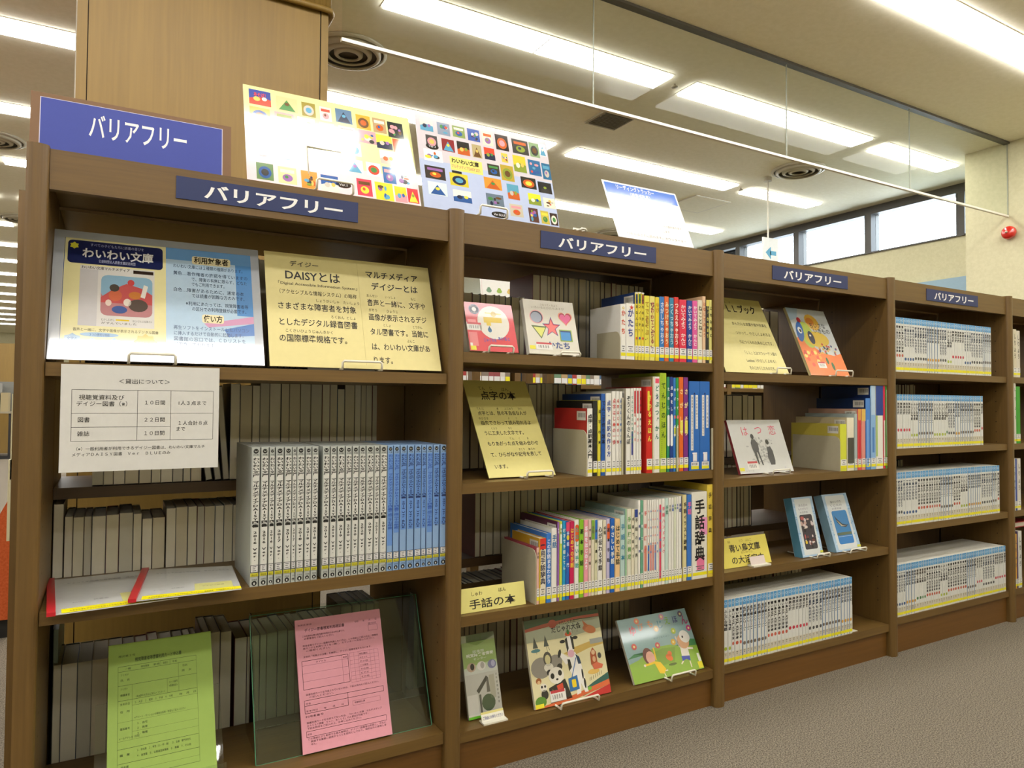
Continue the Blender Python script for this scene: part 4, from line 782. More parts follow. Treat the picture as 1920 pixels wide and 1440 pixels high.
s.poly([(.485, .52), (.52, .53), (.53, .62), (.49, .66)], '1E1E1E', 6); s.poly([(.60, .48), (.645, .52), (.66, .60), (.62, .60)], '1E3A5A', 7); s.ell(.655, .72, .012, .06, '1E1E1E', 7); s.ell(.67, .83, .014, .06, '1E1E1E', 7)
s.line(.60, .52, .50, .76, .0025, '2E6AA8', 8); s.poly([(.46, .74), (.58, .72), (.59, .88), (.46, .89)], '2E6AA0', 8); s.rrect(.50, .76, .555, .85, .01, 'E8C81E', 9)
# mermaid and grass
s.poly([(.80, .50), (.84, .44), (.88, .50), (.88, .64), (.79, .64)], 'A8502A', 4); s.ell(.84, .50, .025, .03, 'E0B890', 5); s.ell(.84, .58, .022, .035, 'D8A880', 5); s.poly([(.80, .64), (.87, .62), (.95, .66), (.93, .70), (.82, .70)], 'D0684A', 5); s.ell(.92, .55, .025, .035, '4A4A4A', 5); s.ell(.81, .72, .08, .03, 'D8B05A', 4)
s.poly([(.60, .92), (.78, .84), (1, .76), (1, .86), (.8, .93), (.62, .97)], '2E5E54', 3)
for u in (.74, .76, .79, .82, .85, .88, .91): s.line(u, .82-.3*(u-.74), u+.008, .78-.3*(u-.74), .0012, '4A4630', 3)
s.poly([(0, 1), (0, .995), (.5, .93), (1, .84), (1, .90), (.5, .985), (.3, 1)], 'D8683A', 4); s.poly([(.55, 1), (1, .90), (1, 1)], 'C02A2A', 4); s.ell(.08, .93, .07, .06, '5A8A2E', 5); s.ell(.72, .90, .03, .02, '7AB03A', 5)
barcode(s, .20, .835, .20, .125, 10); s.rect(.005, .95, .11, .995, 'E8DC2A', 9)
s.finish(o)
wire_stand(1.205, -.002, .1165, .125, 17, 'white wire stand holding the cow picture book', cy=0.015, lip=.018)
# green picture book
o, s = board('picture_book', (1.4847, .0180, .1190, .2773, .1856, 28.2, 0), .008, '8AA8A4', 'wide picture book of two children on a green hill under a grey-blue sky', 'book', None, .3, .5, .3, 'D8D0B8')
s.poly([(0, .62), (.1, .56), (.22, .60), (.3, .64), (1, .62), (1, .52), (.92, .50), (.85, .56), (0, .62)], '3E7E4A', 1)
s.poly([(0, .70), (.14, .66), (.3, .55), (.45, .52), (.62, .53), (.8, .60), (1, .62), (1, 1), (0, 1)], '8AAE3A', 2); s.poly([(.35, .60), (.5, .56), (.68, .58), (.62, .8), (.42, .82)], '7E9E32', 3)
for u, v, ch, c, sz in ((.12, .24, 'ゆ', 'D83A4A', .17), (.25, .19, 'び', 'D88A5A', .13), (.39, .17, 'も', 'E08A3A', .14), (.52, .21, 'じ', '3A7A8A', .15), (.64, .17, 'え', '7AA83A', .14), (.76, .17, 'ほ', '4A4A7A', .13), (.88, .22, 'ん', 'A83A6A', .17)): s.text(u, v+.03, sz, ch, c, w=sz*.62, bold=.02)
for u, v, c in ((.13, .45, 'C84A3A'), (.26, .07, 'D8703A'), (.50, .24, 'D8A82A'), (.62, .07, 'C88A9A'), (.73, .33, 'A8B83A'), (.90, .08, '6A5A6A'), (.96, .33, 'B83A7A'), (.45, .50, 'C85A5A'), (.68, .50, 'D8A82A')): s.ell(u, v, .035, .05, c, 4, 12); s.ell(u, v, .014, .02, 'E8D88A', 5, 8)
s.text(.42, .40, .035, 'ゆびであそぼう', '5A7A7A', w=.24)
s.ell(.28, .63, .07, .13, '6A3A2A', 4); s.ell(.305, .66, .06, .10, 'E0A890', 5); s.poly([(.33, .72), (.42, .76), (.47, .88), (.43, .94), (.37, .92)], 'E8C01E', 6); s.line(.20, .76, .34, .745, .006, 'E8C01E', 6); s.line(.37, .72, .38, .52, .005, 'E8C01E', 6); s.ell(.20, .76, .015, .02, 'E8D8C0', 7); s.line(.43, .93, .44, .99, .003, 'E8D8C0', 6); s.line(.45, .90, .49, .90, .003, 'E8D8C0', 6)
s.poly([(.76, .52), (.86, .60), (.85, .76), (.74, .74)], 'E8E0D0', 4); s.ell(.82, .52, .085, .12, 'D8A478', 5, 16, .3); s.ell(.86, .45, .075, .10, 'E4E0D4', 6, 16, .5); s.ell(.83, .45, .012, .02, '2A1E1A', 7); s.line(.75, .60, .73, .42, .006, 'D8C8B8', 5); s.line(.85, .64, .93, .66, .006, 'E8E0D0', 5); s.poly([(.73, .74), (.85, .76), (.84, .84), (.79, .80), (.73, .82)], '3A4AA8', 5); s.line(.74, .82, .70, .86, .004, 'E8D8C0', 5); s.line(.83, .84, .83, .94, .004, 'E8D8C0', 5)
heart_ = lambda: None
s.ell(.56, .72, .05, .05, 'E0702A', 4, 12, .5); s.ell(.58, .66, .03, .04, 'E0702A', 4); s.ell(.58, .83, .06, .02, '5A6A2A', 4)
s.rect(.93, .88, .995, .985, 'E8DC2A', 5); s.poly([(.955, .75), (.985, .75), (.995, .88), (.955, .88)], 'E8E8D8', 5)
s.finish(o)
wire_stand(1.60, .000, .1165, .095, 28, 'white wire stand holding the green hill picture book', cy=0.018, lip=.020)

# third bay, face-out items
o, s = board('explanation_card', (1.868, .0260, 1.0495, .3050, .3014, 26.3, 0), .003, 'E0D48A', 'cream-yellow card about easy-to-read books, top shelf of the third bay', 'card', None, .4, .4, .2)
s.rect(0, 0, .001, .001, 'E0D48A', 0)
s.text(.36, .08, .035, 'かん　そ', '6A6450', w=.14); s.text(.37, .195, .12, 'ＬＬブック', w=.50, bold=.02)
for v, st, w in ((.375, 'かんたんな言葉や絵や写真を', .57), (.50, 'つかって、やさしくよめるよ', .57), (.62, 'うにつくられた本のことです。', .58), (.76, '「ＬＬ」とはスウェーデン語の', .54), (.86, 'Lattlast（やさしくよめる）', .50), (.955, 'をみじかくしたものです。', .44)): s.text(.385, v, .050, st, '3A3628', w=w)
s.finish(o)
wire_stand(2.078, .012, 1.0463, .07, 26, 'white wire stand holding the easy-to-read card', cy=0.026)
o, s = board('picture_book', (2.2864, .0245, 1.0495, .2168, .2768, 23.65, 0), .010, 'C8CCC8', 'orange and pale grey picture book with big round eyes, third bay top shelf', 'book', None, .3, .5, .3, 'D8C890')
s.poly([(0, 0), (.3, 0), (.2, .15), (0, .2)], 'A8BCC8', 1); s.ell(.55, .20, .18, .12, 'E0B040', 1, 12, .5); s.ell(.50, .19, .10, .06, 'D8883A', 2)
s.poly([(0, .46), (.12, .40), (.3, .55), (.5, .66), (.8, .70), (1, .66), (1, 1), (0, 1)], 'E8782A', 1); s.ell(.30, .40, .17, .20, 'B8C84A', 2); s.ell(.52, .46, .30, .12, 'E0BC2A', 3); s.ell(.14, .36, .09, .16, '2A62A8', 4, 16, .3); s.ell(.15, .34, .05, .05, 'E8E8E0', 5); s.ell(.16, .345, .025, .025, '1E1E26', 6); s.ell(.38, .44, .075, .10, '1E1E3A', 4); s.ell(.37, .41, .025, .015, 'E8E8E0', 5); s.ell(.22, .18, .05, .04, 'B8303A', 3)
s.text(.45, .28, .085, 'ちいさな', '2A2824', w=.42, bold=.015); s.text(.50, .36, .085, 'いきもの', '2A2824', w=.44, bold=.015)
for i in range(26): s.ell(rnd.uniform(.42, .92), rnd.uniform(.52, .68), .025, .018, rnd.choice(['3A4A7A', 'C8483A', '2A2A2A', 'D8A83A', '5A7A4A']), 4+i*.1, 8)
for i in range(18): s.ell(rnd.uniform(.05, .45), rnd.uniform(.62, .86), .04, .03, rnd.choice(['E8A03A', 'E0502A', 'F0D06A', 'C83A2A']), 3+i*.1, 8)
s.ell(.56, .78, .03, .05, '3A6A3A', 5); s.ell(.66, .86, .035, .06, '3A6A3A', 5); barcode(s, .28, .80, .20, .09, 6)
s.finish(o)
wire_stand(2.385, .010, 1.0463, .095, 24, 'white wire stand holding the orange picture book', cy=0.0245)
o, s = board('picture_book', (1.9743, .0625, .7095, .2659, .1912, 19.8, 0), .010, 'D6D6D0', 'white book with a grey ink drawing of two figures seen from behind', 'book', None, .3, .5, .3, 'B84A50')
s.text(.20, .29, .20, 'は', 'E0506A', w=.14); s.text(.46, .27, .20, 'つ', 'E0506A', w=.15); s.text(.72, .28, .20, '恋', 'E0506A', w=.15)
for i in range(60): s.ell(rnd.gauss(.50, .10), rnd.uniform(.33, .82), rnd.uniform(.012, .03), rnd.uniform(.012, .03), rnd.choice(['B4B4B0', '9E9E9A', 'C2C2BE']), 1+i*.03, 7)
s.ell(.385, .32, .03, .05, '2E2E2E', 5); s.poly([(.36, .37), (.415, .37), (.46, .46), (.45, .56), (.43, .62), (.345, .62), (.33, .52), (.33, .44)], '46464A', 5); s.poly([(.35, .62), (.39, .62), (.39, .84), (.37, .84)], '3A3A3C', 5); s.poly([(.41, .61), (.44, .60), (.46, .86), (.44, .86)], '3A3A3C', 5)
s.ell(.64, .43, .03, .05, '2E2E2E', 5); s.poly([(.60, .48), (.68, .48), (.66, .52), (.60, .52)], 'D0D0CC', 6); s.poly([(.61, .52), (.67, .50), (.70, .60), (.70, .78), (.68, .86), (.60, .86), (.58, .72), (.60, .62)], '46464C', 5)
barcode(s, .16, .78, .20, .15, 6); s.rect(.005, .89, .09, .95, 'E4DC3A', 5); s.text(.10, .965, .035, '山本シリーズ'[2:], '8A8A8A', w=.16); s.text(.84, .93, .03, '岩波'[:1], 'A8A8C0', w=.03)
s.finish(o)
wire_stand(2.085, .035, .7062, .085, 20, 'white wire stand holding the white ink-drawing book', cy=0.0625, lip=.016)
o, s = board('section_sign', (1.8700, .0356, .4100, .2220, .0951, 17.3, 0), .004, 'E2D25E', 'cream-yellow sign card for the large print books, third bay', 'sign', None, .4, .4, .2)
s.text(.17, .17, .11, 'あお', '6A5A20', w=.06); s.text(.40, .17, .11, 'とり　ぶんこ', '8A7A30', w=.28); s.text(.17, .47, .28, '青い鳥文庫', w=.66, bold=.015); s.text(.17, .87, .28, 'の大活字本', w=.70, bold=.015); s.text(.40, .57, .09, 'だいかつじ', '8A7A30', w=.25)
s.finish(o)
t = thing('card_holder', (1.975, .008, .4095), 'small cream plastic holder gripping the large print sign', 'stand')
MB().box((0, 0, 0), (.082, .03, .005), hm).build('foot', t); hp = MB().box((.005, 0, 0), (.075, .002, .026), M('D8C8C0', .4)).build('grip', t); hp.location = (0, .016, .005); hp.rotation_euler = (-math.radians(20), 0, 0)
for i, (X, Y, w, h, td, lab) in enumerate(((2.2377, .0235, .1096, .2076, 13.5, 'thick pale blue large print book with a dark picture, left of two face out'), (2.4230, .0250, .1429, .2096, 17.6, 'thick pale blue large print book with a leaping whale, right of two face out'))):
    t = thing('large_print_book', (X, Y, .4115), lab, 'book', 'pale blue large print books face out', (-math.radians(td), 0, 0))
    MB().box((0, 0, 0), (w, .0012, h), M('A8C4DC', .35)).box((0, .0335, 0), (w, .035, h), M('A8C4DC', .35)).box((0, .0012, 0), (.0016, .0335, h), M('5A92A8' if i == 0 else '8AB0C4', .4)).build('cover', t)
    MB().box((.0016, .0012, .003), (w-.003, .0335, h-.003), M('D2C8A0', .8)).build('pages', t)
    s = Sheet(w, h, 0, (.35, .4, .2)); s.rrect(.10, .03, .88, .97, .04, 'D8DCDA', 0)
    for k in range(26): s.ell(rnd.choice([rnd.uniform(0.02, .1), rnd.uniform(.88, .97)]), rnd.uniform(.03, .97), .03, .012, rnd.choice(['7AA8D0', 'C8DCEA']), 1+k*.03, 7)
    s.text(.25, .16, .05, ('ある日の', '海のいのち')[i], '7A6A7A' if i == 0 else '4A4A5A', w=.45); s.text(.20, .22, .045, ('ものがたり', 'くじらの')[i], '8A8090' if i == 0 else '4A4A5A', w=.5); s.text(.25, .275, .035, '大活字本', '6A6A7A', w=.4)
    s.rrect(.20, .30, .80, .88, .06, '3A3440' if i == 0 else '3A86C4', 2)
    if i == 0:
        for k in range(40): s.ell(rnd.uniform(.24, .76), rnd.uniform(.34, .86), rnd.uniform(.02, .07), rnd.uniform(.01, .04), rnd.choice(['C8A8A0', '1E1A20', '6A3A3A', 'D8C8C8', '2A2A3A', 'B85A5A', 'E0D0C8']), 3+k*.05, 8)
        s.ell(.30, .76, .05, .03, 'D8B82A', 6)
    else:
        s.rrect(.21, .68, .79, .73, .02, '5A6A5A', 3); s.rrect(.21, .73, .79, .87, .03, '2A7AC0', 3); s.line(.22, .75, .78, .75, .001, 'D8E8F0', 4)
        s.poly([(.27, .38), (.34, .44), (.50, .53), (.66, .56), (.74, .55), (.62, .60), (.45, .58), (.32, .50)], '3A4048', 4); s.poly([(.30, .45), (.5, .56), (.66, .58), (.45, .575)], 'C0B8A8', 5)
    s.rect(.86, .92, 1, .96, 'D8D84A', 6)
    s.finish(t)
    wire_stand(X+.035, .006, .4093, w*.62, td, 'white wire stand holding the %s pale blue large print book' % ('left' if i == 0 else 'right'), lip=.016, thick=.036, cy=Y)

# ---------------------------------------------------------------- books standing in rows
PAGES = M('D2CAB0', .85); PAGEW = M('DAD5C4', .8); LABW = M('E8E6E0', .5); LABY = M('F0E420', .45)
def book_mesh(w, d, h, cover, side=None, pages=PAGES, front=0.0):
    c = MB(); e = .0012; k = min(.0018, w*.2)
    prof = [(0, d), (0, k), (k, 0), (w-k, 0), (w, k), (w, d), (w-e, d), (w-e, k+e), (e, k+e), (e, d)]
    side = side or cover; n = len(prof)
    vs = [(p[0], p[1], 0) for p in prof]+[(p[0], p[1], h) for p in prof]
    c.mesh(vs, [(1, 2, 12, 11), (2, 3, 13, 12), (3, 4, 14, 13)], cover)
    c.mesh(vs, [(0, 1, 11, 10), (4, 5, 15, 14), (5, 6, 16, 15), (6, 7, 17, 16), (7, 8, 18, 17), (8, 9, 19, 18), (9, 0, 10, 19), (0, 9, 8, 1), (1, 8, 7, 4), (1, 4, 3, 2), (4, 7, 6, 5), (10, 11, 18, 19), (11, 14, 17, 18), (11, 12, 13, 14), (14, 15, 16, 17)], side)
    p = MB().box((e, k+e, .0025), (w-e, d-.003, h-.0025), pages)
    return c, p
def spine_label(w, h, z=.010, hh=.022):
    b = MB(); x0, x1 = w*.04, w*.96
    b.poly([(x0, -.0003, z+.010), (x1, -.0003, z+.010), (x1, -.0003, z+.010+hh), (x0, -.0003, z+.010+hh)], LABW)
    b.poly([(x0, -.0003, z), (x1, -.0003, z), (x1, -.0003, z+.0096), (x0, -.0003, z+.0096)], LABY)
    g = M('5A5A58', .5)
    for i in range(3):
        zz = z+.014+i*hh*.29; q = .34 if i != 1 else .16
        b.poly([(w*(.5-q*.8), -.0005, zz), (w*(.5+q*.8), -.0005, zz), (w*(.5+q*.8), -.0005, zz+.0022), (w*(.5-q*.8), -.0005, zz+.0022)], g)
    return b
def row_book(x0, x1, h, z, col, title, tc, lab, where, depth=None, side=None, extras=None, labz=.010, y=.004):
    w = x1-x0-.0006; d = depth or min(.19, max(.13, h*.72))
    t = thing('book', (x0, y, z), lab+', '+where, 'book')
    c, p = book_mesh(w, d, h, M(col, .38, .45), M(side, .38, .45) if side else None)
    c.build('cover', t); p.build('pages', t); spine_label(w, h, labz).build('spine_label', t)
    if side:
        b = MB(); q1 = M('D8D4C8', .5); q2 = M('2E2C2A', .5)
        b.poly([(-.0004, .052, h-.034), (-.0004, .008, h-.034), (-.0004, .008, h-.008), (-.0004, .052, h-.008)], q1)
        for i in range(9): b.poly([(-.0006, .044-i*.004, h-.026), (-.0006, .0425-i*.004, h-.026), (-.0006, .0425-i*.004, h-.013), (-.0006, .044-i*.004, h-.013)], q2)
        o = b.build('barcode_sticker', t); o['kind'] = 'stuff'
    s = Sheet(w, h, 0, (.4, .4, 0))
    if title:
        n = len(title); wd = .80 if w < .02 else .66; top = .08; avail = 1-top-.045/h-.03; L = min(avail, n*w*wd*1.35/h)
        if L < avail*.75 and n > 2: L = avail*.8
        s.vtext(.5, top, top+L, title, tc, wd, bold=.025)
    if extras: extras(s)
    s.finish(t); return t
def X_A(i):
    def f(s):
        if i == 0: s.ell(.5, .07, .22, .022, 'D8B82A', 1); s.ell(.5, .07, .13, .012, 'E4E0D2', 2)
        if i == 1: s.star(.62, .07, .26, 'D83A2A', 1)
        if i in (2, 3, 4): s.rrect(.2, .03, .8, .17, .2, ['2E3A6A', '2A6A3A', '8A2A2A'][i-2], 1); s.rect(.05, .0, .95, .02, 'E4E0D2', 1); s.ell(.5, .68, .3, .02, ['D85A2A', '3A5AA8', 'D83A2A'][i-2], 4)
        if i == 6: 
            for k in range(30): s.ell(rnd.uniform(.15, .85), rnd.uniform(.08, .8), .12, .012, rnd.choice(['A03050', '8A6A2A', 'C8A03A', '5A3A2A']), 1+k*.04, 6)
        if i == 5:
            for k in range(12): s.ell(rnd.uniform(.2, .8), rnd.uniform(.35, .75), .12, .012, rnd.choice(['A03050', '8A6A2A', 'C8A03A']), 1+k*.04, 6)
        if i == 17: s.rect(.0, 0, 1, .10, 'E0D060', 1)
    return f
for i, r in enumerate(ROW_A):
    row_book(r[0], r[1], r[2], 1.0730, r[3], r[4], r[5], r[6], 'top shelf of the second bay', .165 if i > 1 else .15, {2: '1F3A6E', 3: '1F3A6E', 8: '2F78BE'}.get(i), X_A(i))
def X_B(i):
    def f(s):
        if i in (9,): s.rrect(.2, .50, .8, .78, .25, '2A3A8A', 1)
        if i in (5, 6, 7): s.ell(.5, .40, .28, .012, ['D85A4A', 'D85A4A', '3A6AB8'][i-5], 4); 
        if i in (10, 11, 12): s.rrect(.18, .03, .82, .30, .28, 'C8303A', 1)
        if i == 13: s.rrect(.15, .05, .5, .28, .12, 'E8D83A', 1)
        if i == 15: s.rect(.2, .02, .85, .07, 'E8506A', 1); s.line(.3, .20, .7, .24, .0015, '2A3A8A', 4); s.line(.7, .20, .3, .24, .0015, '2A3A8A', 4)
        if i == 16:
            for k in range(40): s.ell(.25, .03+k*.022, .05, .004, '4A6A1A', 2, 8)
        if i in (19, 20): s.ell(.5, .42, .3, .018, 'E87A7A', 4); s.rect(.2, .52, .8, .62, 'D8D84A', 2)
        if i in (21, 22): s.rect(.2, .46, .85, .60, 'E8DC5A', 1)
        if i in (17, 18): s.rrect(.1, .40, .9, .73, .4, 'F0F0EA', 1)
        if i == 0: s.line(.15, .10, .15, .75, .0008, '3A6A4A', 1)
    return f
for i, r in enumerate(ROW_B):
    if i < 23: row_book(r[0], r[1], r[2], .7385, r[3], r[4], r[5], r[6], 'second shelf of the second bay', {0: .17, 1: .19, 2: .19}.get(i, .20), {0: 'B42A28', 1: '201E1C', 3: '1E3E7A', 14: 'A89468', 8: 'B8B098', 5: 'C8C4B4'}.get(i), X_B(i))
    else:
        w = r[1]-r[0]-.0006; t = thing('lever_file', (r[0], .004, .7385), r[6]+', end of the second bay braille shelf', 'file', 'blue lever files')
        c = MB().box((0, 0, 0), (w, .24, r[2]), M('2A6AB8', .4)); c.build('case', t)
        s = Sheet(w, r[2], 0)
        for u, L, st in (((.28, .62, '録音図書・拡大写本をご利用になる方へ'), (.72, .38, '点字図書目録ファイル')) if i == 23 else ((.32, .46, '点字図書館のご案内とお知らせ'), (.75, .37, 'デイジー図書目録'))):
            s.rect(u-.12, .155, u+.12, .155+L, 'E4E2DC', 1); s.vtext(u, .17, .145+L, st, '2A2A2A', .14)
        s.ell(.5, .14, .07, .012, '1A2A6A', 2); s.rect(.35, .80, .75, .90, 'D8D0D8', 1); s.rect(.40, .82, .70, .885, 'E8E8E8', 2)
        s.rect(.18, .905, .92, .95, 'E4E2DC', 2); s.text(.25, .94, .03, '新刊書', '2A2A2A', w=.55); s.rect(.18, .95, .92, .985, 'E0D82A', 2); s.rect(.30, .80, .72, .815, 'F0F0F0', 3); s.finish(t)
def X_C(i):
    def f(s):
        if i == 1: s.rect(.02, 0, .98, .17, 'D8382E', 1); s.rect(.15, .17, .98, .86, 'E6DEC8', 1)
        if i == 5: s.rrect(.2, .03, .8, .28, .3, 'F0F4F0', 1)
        if i == 7: s.rect(0, .0, 1, .12, 'E0486A', 1); s.ell(.5, .20, .4, .035, 'E8D03A', 2)
        if i in (9, 17): s.rrect(.1, .06, .9, .28, .35, 'E0602A', 1)
        if i == 13: s.rect(0, 0, 1, .26, '7AA83A', 1)
        if i == 14: s.rect(.08, 0, .92, .26, '2E6CC0', 1)
        if i == 24: s.rect(.0, 0, .9, .10, '28408A', 1)
        if i in (27, 28, 29, 30, 31): s.rrect(.2, .52, .8, .82, .3, ['D8826A', '2E62B0', 'E07A70', 'E07A70', '7A88C0'][i-27], 1)
        if i == 33: s.rrect(.2, .06, .8, .93, .3, 'E03A5E', 1)
        if i == 40: s.line(.8, 0, .8, .85, .002, '22306A', 1)
        if i == 43: s.rect(.5, .3, 1, .5, 'E89AC0', 1); s.rect(.3, .75, .8, .9, 'E87AA0', 1)
        if i == 44: s.ell(.82, .10, .10, .05, '6A6450', 2, 4); s.text(.70, .20, .05, '日', '3A3A34', w=.2, l=3); s.text(.70, .27, .05, '本', '3A3A34', w=.2, l=3); s.text(.70, .34, .05, '語', '3A3A34', w=.2, l=3)
        if i == 45: s.rect(.35, 0, 1, .20, '1E7A68', 1); s.rect(.35, .20, 1, .62, 'E8D8B8', 1); s.rect(.35, .72, 1, .84, '2A8A6A', 1)
    return f
for i, r in enumerate(ROW_C):
    big = i == 44
    title = r[4]
    t = row_book(r[0], r[1], r[2], .4041, r[3], '' if big else title, r[5], r[6], 'third shelf of the second bay', {0: .18, 1: .15, 3: .17, 4: .20}.get(i, .20), {0: 'B04A58', 1: 'CFA02E', 4: '5A2A44', 45: '6A1E1A', 21: '9AB4AC', 11: 'D8D0C0'}.get(i), X_C(i))
    if big:
        s = Sheet(r[1]-r[0], r[2], 0); s.vtext(.36, .05, .56, '手話辞典', '1A1A1A', .50, bold=.01); s.finish(t, 'large_title')
for i, r in enumerate(ROW_E):
    def X_E(s, i=i):
        if i == 1: s.rect(.05, .38, .95, .86, '4A4A40', 1)
        if i == 3: s.rect(.2, .2, .8, .82, 'D03038', 1); s.rect(.1, .0, .9, .18, 'E0A04A', 1)
        if i == 4: s.rect(0, 0, 1, .2, 'E0B85A', 1)
        if i == 6: s.rect(.1, .0, .9, .35, 'B8D0E4', 1); s.rect(.3, .5, .7, .8, '4A80C0', 1)
        if i == 5: s.rect(.2, .3, .6, .95, '7AAAE0', 1)
        if i == 7: s.rect(0, 0, 1, .36, '1E3E8A', 1); s.rect(0, .36, .2, .85, 'A8C86A', 1)
        if i == 8: s.rect(.1, .42, .7, .86, 'E0D8C8', 1)
        if i == 9: s.rect(.2, .05, .8, .85, 'D8DCC8', 1)
    row_book(r[0], r[1], r[2], .7060, r[3], r[4], r[5], r[6], 'second shelf of the third bay', {0: .21, 1: .22}.get(i, .21), {0: 'C8B84A', 1: 'C8B890', 5: '16305E', 6: '14306A', 3: 'C8A08A'}.get(i), X_E)
# multimedia DAISY cases, grey and blue
for i, r in enumerate(DAISY):
    wht = r[3] == 'W'; w = r[1]-r[0]-.0004; h = r[2]; base = 'B8BCB4' if wht else '8AAAD0'
    lab = '%s disc case lettered %s, %s from the left' % ('grey' if wht else 'blue', r[4].replace('Ver. BLUE', 'blue').replace('Ver.', 'volume'), nth(i+1)) if r[4] else 'blue disc case with an unreadable pale title, %s from the left' % nth(i+1)
    t = thing('disc_case', (r[0], .004, .5402), lab, 'case', 'grey and blue A4 disc cases')
    sm_ = M(base, .35, .5); c = MB().box((0, 0, 0), (w, .215, h), sm_)
    c.box((w-.0012, -.0002, .001), (w-.0002, .001, h-.001), M('3A3E3E' if wht else '26406E', .5)); c.build('case', t)
    s = Sheet(w, h, 0, (.35, .4, 0)); u0 = .08
    s.ell(.48, .028, .30, .30*w/h, '1C1C1C', 1, 18); s.ell(.48, .026, .17, .12*w/h, 'D8D8D0', 2, 12); s.ell(.48, .024, .12, .10*w/h, '1C1C1C', 3, 10)
    s.text(.14, .058, .012, '伊の会'[1:], '2A2A2A', w=.68, bold=.01)
    if wht: s.rect(.14, .066, .92, .868, 'DAD9D0', 1)
    else: s.rect(.10, .066, .92, [.80, .70, .68, .68, .68, .68, .72, .66, .66][i-18], '6A94D4', 1)
    full = 'わいわい文庫　マルチメディアDAISY図書'
    ink = '1E1E1E' if wht else ('1E3060' if r[4] else '3A60B0')
    yr = r[4].split(' ')[0]; vr = ('　'+yr+' Ver.' + ('　' + r[4][-1] if wht else 'BLUE')) if r[4] else '平成二十七年度'
    s.vtext(.52, .072, .865 if wht else .67, full+vr, ink, .80, bold=.03)
    zb = .155 if wht else .15
    s.rect(.04, 1-zb, .96, 1-zb+.055, '2A2A2A', 4); s.rect(.10, 1-zb+.004, .90, 1-zb+.051, 'DCDAD6', 5)
    for k in range(3): s.rect(.28, 1-zb+.010+k*.014, .72 if k != 1 else .6, 1-zb+.015+k*.014, '5A5A5A', 6)
    s.rect(.04, 1-zb+.058, .96, 1-zb+.082, 'CFC838', 5); s.text(.15, 1-zb+.079, .018, '貸出用', '7A7420', w=.7, l=7)
    s.text(.20, .955, .014, '日本語', '2A2A2A', w=.62, l=4); s.ell(.5, .976, .30, .30*w/h, '1C1C1C', 1, 18); s.ell(.5, .978, .10, .16*w/h, 'D8D8D0', 2, 8)
    s.finish(t)
# bookends of painted steel
def bookend(x, z, d0, d1, h, lab, th=.0022):
    t = thing('bookend', (x, 0, z), lab, 'bookend'); r = .022
    prof = [(d1, 0), (d1, h)] + [(d0+r-r*math.sin(math.radians(a)), h-r+r*math.cos(math.radians(a))) for a in range(0, 91, 15)] + [(d0, 0)]
    m = M('B8B094', .4, .5)
    MB().prism(prof, -th, 0, m, 'x').build('upright', t); MB().box((0, d0+.02, .0), (.10, d1, .0009), m).build('foot', t)
bookend(1.2990, .7386, .003, .175, .130, 'grey-beige steel bookend at the left end of the braille books')
bookend(1.4166, 1.0731, .003, .115, .082, 'grey-beige steel bookend at the left end of the top shelf books, second bay')
bookend(1.1340, .4042, .003, .19, .146, 'grey-beige steel bookend at the left end of the sign language books')
bookend(2.4150, .7061, .003, .205, .125, 'grey-beige steel bookend before the yellow-green file, third bay')
for x0, z, h, lab in ((1.4200, .7386, .222, 'slim bookend edge between white books, middle of the braille shelf'), (1.6315, .7386, .132, 'slim bookend edge beside the orange book on the braille shelf'), (1.7770, .7386, .13, 'slim bookend edge against the right post on the braille shelf')):
    t = thing('bookend', (x0, .001, z), lab, 'bookend'); MB().box((0, 0, 0), (.0095 if x0 > 1.7 else .006, .0018, h), M('B8B094', .4, .5)).box((.004, .0018, 0), (.0055, .03, h*.98), M('8A826C', .5)).build('upright', t)
# barcode stickers on the visible covers of the first books are printed on the covers: large print series rows
def series_cover(w, d, h):
    e = .001; c = MB(); sp = M('DCDCD4', .35); wv = M('5A9CCC', .35)
    c.box((0, 0, 0), (e, d, h-.0004), sp).box((w-e, 0, 0), (w, d, h-.0004), sp)
    c.box((e, -.0002, 0), (w-e, e, h-.024), sp).box((e, -.0002, h-.024), (w-e, e, h), wv)
    return c
SER = [(2, 1.8330, 2.4817, .1196, .2035, .2005, 38, 'bottom shelf of the third bay', .14), (3, 2.7430, 3.4511, 1.0741, .209, .214, 40, 'top shelf of the fourth bay', .14), (3, 2.7608, 3.3779, .7779, .207, .211, 35, 'second shelf of the fourth bay', .14), (3, 2.7430, 3.5045, .4803, .2044, .2072, 42, 'third shelf of the fourth bay', .16), (3, 2.7430, 3.5497, .1362, .1945, .2000, 46, 'bottom shelf of the fourth bay', .18)]
TT = ['青い鳥文庫大活字本', 'ふしぎな物語', '名探偵シリーズ', '若草の少女たち', '海底の旅', '赤毛の少女', '昔話と伝説', '夜の星座ものがたり']
